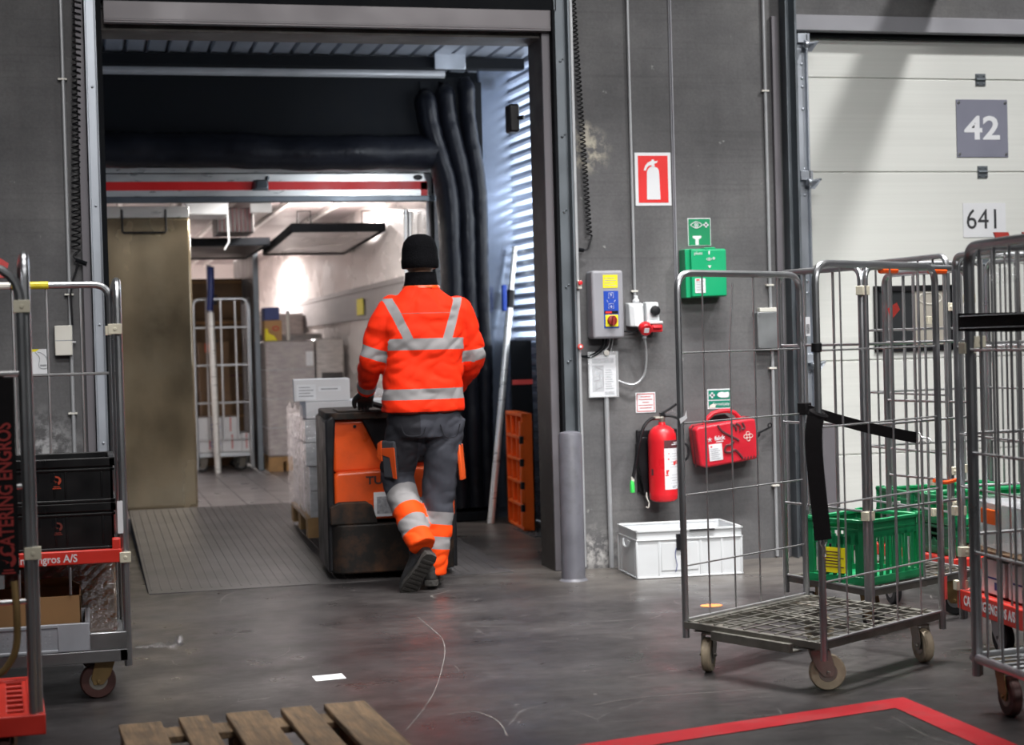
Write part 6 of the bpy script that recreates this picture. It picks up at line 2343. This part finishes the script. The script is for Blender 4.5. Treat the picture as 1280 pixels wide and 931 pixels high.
# jacket: trunk and sleeves as one surface, reflective tape by shader on stored coordinates
g = G()
trunk = [(.928, .205, .135, -.022), (.934, .216, .143, -.022), (.955, .222, .148, -.022), (1.03, .214, .142, -.020), (1.14, .214, .140, -.016), (1.25, .218, .142, -.012), (1.36, .224, .142, -.008), (1.44, .220, .132, -.006), (1.492, .205, .118, -.008), (1.530, .168, .106, -.010), (1.568, .120, .096, -.011), (1.602, .092, .088, -.012)]
g.loft([ell(cx, -.005, z, rx, ry, 36, 2.5) for z, rx, ry, cx in trunk])
for S_, E_l, W_l, sg in ((SL, EL, WL, -1), (SR, ER, WR, 1)):
    limb(g, [(*(S_ + V(-.06 * sg, 0, .0)), .070), (*S_, .078), (*((S_ + E_l) / 2 + V(.008 * sg, 0, 0)), .075), (*E_l, .068), (*((E_l + W_l) / 2 + V(0, 0, -.004)), .062), (*W_l, .050)])
jm = fuse(g, .008, 6)


def clothe(me, segs, amp):
    """fabric folds plus stored coordinates: along = distance down the limb, limb id"""
    al = me.attributes.new('along', 'FLOAT', 'POINT')
    li = me.attributes.new('limb', 'FLOAT', 'POINT')
    va, vl = [], []
    nr = [v.normal.copy() for v in me.vertices]
    for v, n_ in zip(me.vertices, nr):
        p = v.co.copy()
        best = None
        for k, chain in enumerate(segs):
            base = 0
            for a, b, rad in chain:
                t, d = seg_t(p, a, b)
                if d < rad and (best is None or d / rad < best[0]):
                    best = (d / rad, k + 1, base + (p - a).dot((b - a).normalized()))
                base += (b - a).length
        if best:
            va.append(best[2])
            vl.append(best[1])
        else:
            va.append(0)
            vl.append(0)
    al.data.foreach_set('value', va)
    li.data.foreach_set('value', vl)
    for v, n_ in zip(me.vertices, nr):
        p = v.co
        f = noise.noise(Vector((p.x * 5, p.y * 5, p.z * 9))) + .6 * noise.noise(Vector((p.x * 11 + 3, p.y * 11, p.z * 19 + p.x * 8)))
        rg = abs(noise.noise(Vector((p.x * 6 + p.z * 5, p.y * 6, p.z * 11 - p.x * 6))))
        v.co = p + n_ * (amp * f - amp * .9 * (1 - min(1, rg * 3.2)))
    me.update()


clothe(jm, [[(SL + V(-.02, 0, -.02), EL, .105), (EL, WL + (WL - EL).normalized() * .03, .10)], [(SR + V(.035, 0, -.02), ER, .098), (ER, WR + (WR - ER).normalized() * .03, .098)]], .0085)


def cloth_shader(name, base, build):
    m, nt, b = nodes(name)
    L = nt.links
    tc = N(nt, 'ShaderNodeTexCoord')
    sp = N(nt, 'ShaderNodeSeparateXYZ')
    L.new(tc.outputs['Object'], sp.inputs[0])
    def attr(n_):
        a = N(nt, 'ShaderNodeAttribute')
        a.attribute_name = n_
        return a.outputs['Fac']
    def math_(op, a, c=None):
        x = N(nt, 'ShaderNodeMath', operation=op)
        for i, q in ((0, a), (1, c)):
            if q is None:
                continue
            if isinstance(q, (int, float)):
                x.inputs[i].default_value = q
            else:
                L.new(q, x.inputs[i])
        return x.outputs[0]
    def band(s_, lo, hi):
        return math_('MULTIPLY', math_('GREATER_THAN', s_, lo), math_('LESS_THAN', s_, hi))
    env = dict(math_=math_, band=band, attr=attr, x=sp.outputs[0], y=sp.outputs[1], z=sp.outputs[2])
    layers = build(env)
    nz = N(nt, 'ShaderNodeTexNoise')
    nz.inputs['Scale'].default_value = 9
    nz.inputs['Detail'].default_value = 6
    L.new(tc.outputs['Object'], nz.inputs[0])
    mr = N(nt, 'ShaderNodeMapRange')
    mr.inputs[1].default_value, mr.inputs[2].default_value = .3, .7
    mr.inputs[3].default_value, mr.inputs[4].default_value = .90, 1.06
    L.new(nz.outputs[0], mr.inputs[0])
    cur = None
    col = rgb(base)
    for mask, c in layers:
        x = N(nt, 'ShaderNodeMix', data_type='RGBA')
        L.new(mask, x.inputs[0])
        if cur is None:
            x.inputs[6].default_value = col
        else:
            L.new(cur, x.inputs[6])
        x.inputs[7].default_value = rgb(c)
        cur = x.outputs[2]
    mu = N(nt, 'ShaderNodeMix', data_type='RGBA', blend_type='MULTIPLY')
    mu.inputs[0].default_value = 1
    L.new(cur, mu.inputs[6])
    L.new(mr.outputs[0], mu.inputs[7])
    L.new(mu.outputs[2], b.inputs['Base Color'])
    b.inputs['Roughness'].default_value = .75
    b.inputs['Specular IOR Level'].default_value = .18
    bz = N(nt, 'ShaderNodeTexNoise')
    bz.inputs['Scale'].default_value = 260
    L.new(tc.outputs['Object'], bz.inputs[0])
    bp = N(nt, 'ShaderNodeBump')
    bp.inputs['Strength'].default_value = .15
    bp.inputs['Distance'].default_value = .002
    L.new(bz.outputs[0], bp.inputs['Height'])
    L.new(bp.outputs[0], b.inputs['Normal'])
    return m


SILVER = (.27, .26, .265)
HIVIS = (.90, .030, .0045)
ORANGE = (.95, .075, .006)
PIPE = (.20, .10, .09)


def jacket_layers(e):
    ma, bd, at, x, y, z = e['math_'], e['band'], e['attr'], e['x'], e['y'], e['z']
    trunk_ = ma('LESS_THAN', at('limb'), .5)
    arm = ma('GREATER_THAN', at('limb'), .5)
    a = at('along')
    lt = ma('LESS_THAN', at('limb'), 1.5)
    out = []
    seam = bd(z, 1.452, 1.4555)
    out.append((ma('MULTIPLY', seam, trunk_), PIPE))
    # braces from the shoulders down to the chest band, on the back and the front
    for s_, x0, k in ((-1, -.105, .42), (1, .088, .36)):
        # centre line x = x0 + s*k*(z-1.30)
        cxl = ma('ADD', x0, ma('MULTIPLY', ma('SUBTRACT', z, 1.30), s_ * k))
        d = ma('ABSOLUTE', ma('SUBTRACT', x, cxl))
        mk = ma('MULTIPLY', ma('LESS_THAN', d, .026), ma('GREATER_THAN', z, 1.29))
        out.append((ma('MULTIPLY', mk, ma('LESS_THAN', z, 1.535)), SILVER))
    out.append((ma('MULTIPLY', bd(z, 1.262, 1.322), trunk_), SILVER))
    out.append((ma('MULTIPLY', bd(z, 1.003, 1.060), trunk_), SILVER))
    out.append((ma('MULTIPLY', ma('LESS_THAN', z, .940), trunk_), (.10, .012, .008)))
    out.append((ma('MULTIPLY', arm, bd(a, .185, .245)), SILVER))
    out.append((ma('MULTIPLY', ma('MULTIPLY', arm, lt), bd(a, .455, .510)), SILVER))
    out.append((ma('GREATER_THAN', z, 1.600), (.012, .012, .013)))
    return out


jk = put(jm, 'jacket', cloth_shader('hi-vis jacket cloth', HIVIS, jacket_layers), man)
# collar
g = G()
g.loft([ell(-.012, .0, z, rx, ry, 32, 2.1) for z, rx, ry in ((1.575, .098, .092), (1.598, .092, .088), (1.63, .085, .085), (1.668, .082, .085), (1.671, .077, .080), (1.60, .074, .076))], cap=False)
g.build('collar', M['knit'], man, smooth=60)
G().loft([ell(-.012, .0, z, rx, ry, 32, 2.1) for z, rx, ry in ((1.586, .1005, .094), (1.594, .099, .093), (1.600, .0945, .090))], cap=False).build('collar_trim', M['truckorange'], jk, smooth=60)

# trousers
g = G()
g.loft([ell(-.012, .0, z, rx, ry, 30, 2.4) for z, rx, ry in ((.80, .175, .125), (.86, .195, .135), (.93, .195, .132), (1.0, .185, .125))])
for H_l, K_l, A_l, sg in ((HL, KL, AL, -1), (HR, KR, AR, 1)):
    e = A_l + (A_l - K_l).normalized() * .015
    limb(g, [(*(H_l + V(0, 0, .0)), .110), (*(H_l * .62 + K_l * .38 + V(.0, -.005, 0)), .104), (*(K_l + V(0, 0, .04)), .092), (*(K_l * .55 + e * .45), .082), (*(K_l * .18 + e * .82), .076), (*e, .074)], 22)
tm = fuse(g, .008, 5)
clothe(tm, [[(HL, KL, .2), (KL, AL + (AL - KL).normalized() * .05, .16)], [(HR, KR, .2), (KR, AR + (AR - KR).normalized() * .05, .16)]], .0065)
tl = (HL - KL).length
t2 = (HR - KR).length


def trouser_layers(e):
    ma, bd, at, x, y, z = e['math_'], e['band'], e['attr'], e['x'], e['y'], e['z']
    a = at('along')
    left = bd(at('limb'), .5, 1.5)
    right = bd(at('limb'), 1.5, 2.5)
    out = []
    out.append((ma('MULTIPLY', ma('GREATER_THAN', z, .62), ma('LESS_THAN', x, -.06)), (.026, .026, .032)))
    dv = (AL - KL).normalized()
    sl_ = ma('ADD', ma('ADD', ma('MULTIPLY', ma('SUBTRACT', x, KL.x), dv.x), ma('MULTIPLY', ma('SUBTRACT', y, KL.y), dv.y)), ma('MULTIPLY', ma('SUBTRACT', z, KL.z), dv.z))
    for lm, b0, bs, a in ((left, 0, (.050, .160, .238, .322), sl_), (right, t2, (.092, .158, .222, .288), a)):
        out.append((ma('MULTIPLY', lm, ma('GREATER_THAN', a, b0 + bs[0])), SILVER))
        out.append((ma('MULTIPLY', lm, bd(a, b0 + bs[1], b0 + bs[2])), ORANGE))
        out.append((ma('MULTIPLY', lm, ma('GREATER_THAN', a, b0 + bs[3])), ORANGE))
    return out


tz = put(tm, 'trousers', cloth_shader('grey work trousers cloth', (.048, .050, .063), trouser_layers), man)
# pockets with orange parts
g = G()
g.M = Matrix.Translation((-.208, -.004, .70)) @ Matrix.Rotation(math.radians(-58), 4, 'Z') @ Matrix.Rotation(math.radians(4), 4, 'X')
g.box(-.052, .052, -.006, .014, -.11, .09)
pk = g.build('cargo_pocket', mat('dark grey pocket cloth', (.046, .048, .058), .8, 0, .1, 30), man, bevel=.010)
g = G()
g.M = Matrix.Translation((-.208, -.004, .70)) @ Matrix.Rotation(math.radians(-58), 4, 'Z') @ Matrix.Rotation(math.radians(4), 4, 'X')
g.prism([(-.053, .05), (.053, .055), (.053, -.112), (.024, -.108), (.012, .0), (-.053, .015)], -.009, -.004)
g.hexa([(-.085, -.012, .0), (-.05, -.012, -.02), (-.05, .008, -.02), (-.085, .008, .0)], [(-.075, -.010, .075), (-.045, -.010, .09), (-.045, .008, .09), (-.075, .008, .075)])
g.build('orange_flap', M['truckorange'], pk, bevel=.004)
g = G()
g.M = Matrix.Translation((.178, -.030, .67)) @ Matrix.Rotation(math.radians(-4), 4, 'Y') @ Matrix.Rotation(math.radians(62), 4, 'Z')
g.box(-.045, .02, -.008, .014, -.10, .09)
g.build('side_stripe_pocket', M['truckorange'], man, bevel=.006)
g = G()
for x0, x1, z0, z1 in ((-.165, -.03, .815, .875), (.045, .15, .80, .87)):
    g.tube(spline([(x0, -.128, z1), (x0 + .02, -.137, z0 + .01), ((x0 + x1) / 2, -.139, z0), (x1 - .02, -.137, z0 + .01), (x1, -.130, z1)], 5), .003, 5)
g.build('pocket_seam', mat('dark seam cloth', (.018, .018, .022), .85, spec=.1), tz)


def glove(name, wrist, d, up, side, flat):
    """gloved hand: palm, four unequal bent fingers, thumb from the side of the palm"""
    d, up = d.normalized(), up.normalized()
    sd = d.cross(up).normalized() * side
    g = G()
    P = lambda a, b, c: wrist + d * a + sd * b + up * c
    limb(g, [(*P(-.035, 0, 0), .040), (*P(0, 0, 0), .036), (*P(.03, 0, .004), .036)], 14)
    for b in (-.028, -.010, .010, .028):
        limb(g, [(*P(.01, b * .7, 0), .021), (*P(.05, b, .003), .020), (*P(.092, b * 1.05, .0), .0165)], 10)
    for k, b in enumerate((-.031, -.0105, .0105, .031)):
        ln = (.072, .082, .078, .060)[k]
        q0 = P(.088, b * 1.05, .001)
        c1, c2, c3 = flat
        a1 = math.radians(c1)
        a2 = math.radians(c2)
        a3 = math.radians(c3)
        q1 = q0 + (d * math.cos(a1) - up * math.sin(a1)) * ln * .45
        q2 = q1 + (d * math.cos(a2) - up * math.sin(a2)) * ln * .32
        q3 = q2 + (d * math.cos(a3) - up * math.sin(a3)) * ln * .25
        limb(g, [(*q0, .0125), (*q1, .0118), (*q2, .0110), (*q3, .0088)], 10)
    t0 = P(.020, -.030, -.004)
    t1 = P(.052, -.056, -.014)
    t2_ = P(.082, -.062, -.030)
    t3 = P(.100, -.056, -.044)
    limb(g, [(*t0, .019), (*t1, .0165), (*t2_, .0135), (*t3, .010)], 10)
    return put(fuse(g, .0042, 3), name, M['glove'], man)


dl_ = (WL - EL).normalized()
glove('glove', WL + dl_ * .035, V(.10, .86, -.36), V(.0, .38, .92), 1, (22, 50, 80))
dr_ = (WR - ER).normalized()
glove('glove', WR + dr_ * .035, V(-.12, .86, -.30), V(.0, .34, .94), -1, (22, 50, 80))


def boot(name, heel, toe_dir, up, lift):
    """work boot: sole outline swept under a rounded upper with shaft"""
    d, up = toe_dir.normalized(), up.normalized()
    sd = d.cross(up).normalized()
    up = sd.cross(d).normalized()
    P = lambda a, b, c: heel + d * a + sd * b + up * c
    out = [(-.005, -.030), (.02, -.040), (.08, -.036), (.14, -.042), (.20, -.050), (.25, -.044), (.283, -.022), (.288, .0), (.280, .026), (.25, .046), (.20, .049), (.14, .038), (.08, .035), (.02, .040), (-.005, .030), (-.012, .0)]
    g = G()
    g.loft([[P(a, b, 0) for a, b in out], [P(a, b, .024) for a, b in out], [P(a * .985 + .002, b * .93, .030) for a, b in out]])
    for k in range(9):
        a = .03 + k * .028
        g.hexa([P(a, -.036, -.005), P(a + .014, -.036, -.005), P(a + .014, .036, -.005), P(a, .036, -.005)], [P(a, -.036, .002), P(a + .014, -.036, .002), P(a + .014, .036, .002), P(a, .036, .002)])
    g2 = G()
    rings = []
    for z, l0, l1, wd in ((.026, -.006, .284, .95), (.05, -.004, .280, .97), (.075, .0, .262, .90), (.095, .002, .20, .86), (.12, .004, .135, .84), (.15, .002, .122, .85), (.175, .0, .118, .86)):
        rings.append([P(l0 + (a + .012) / .30 * (l1 - l0), b * wd * (1 if z < .08 else .98), z) for a, b in out])
    g2.loft(rings)
    me = fuse(g2, .006, 4)
    b_ = put(me, name, M['boot'], man)
    g.build('sole', M['sole'], b_)
    return b_


boot('boot', V(-.020, -.060, .022) + V(-.0, -.01, .0), V(.30, .95, 0), V(0, 0, 1), 0)
boot('boot', V(-.040, -.215, .195), V(-.40, .42, -.72), V(-.10, .62, .48) * -1 + V(-.1, 1.3, 1.0), 0)
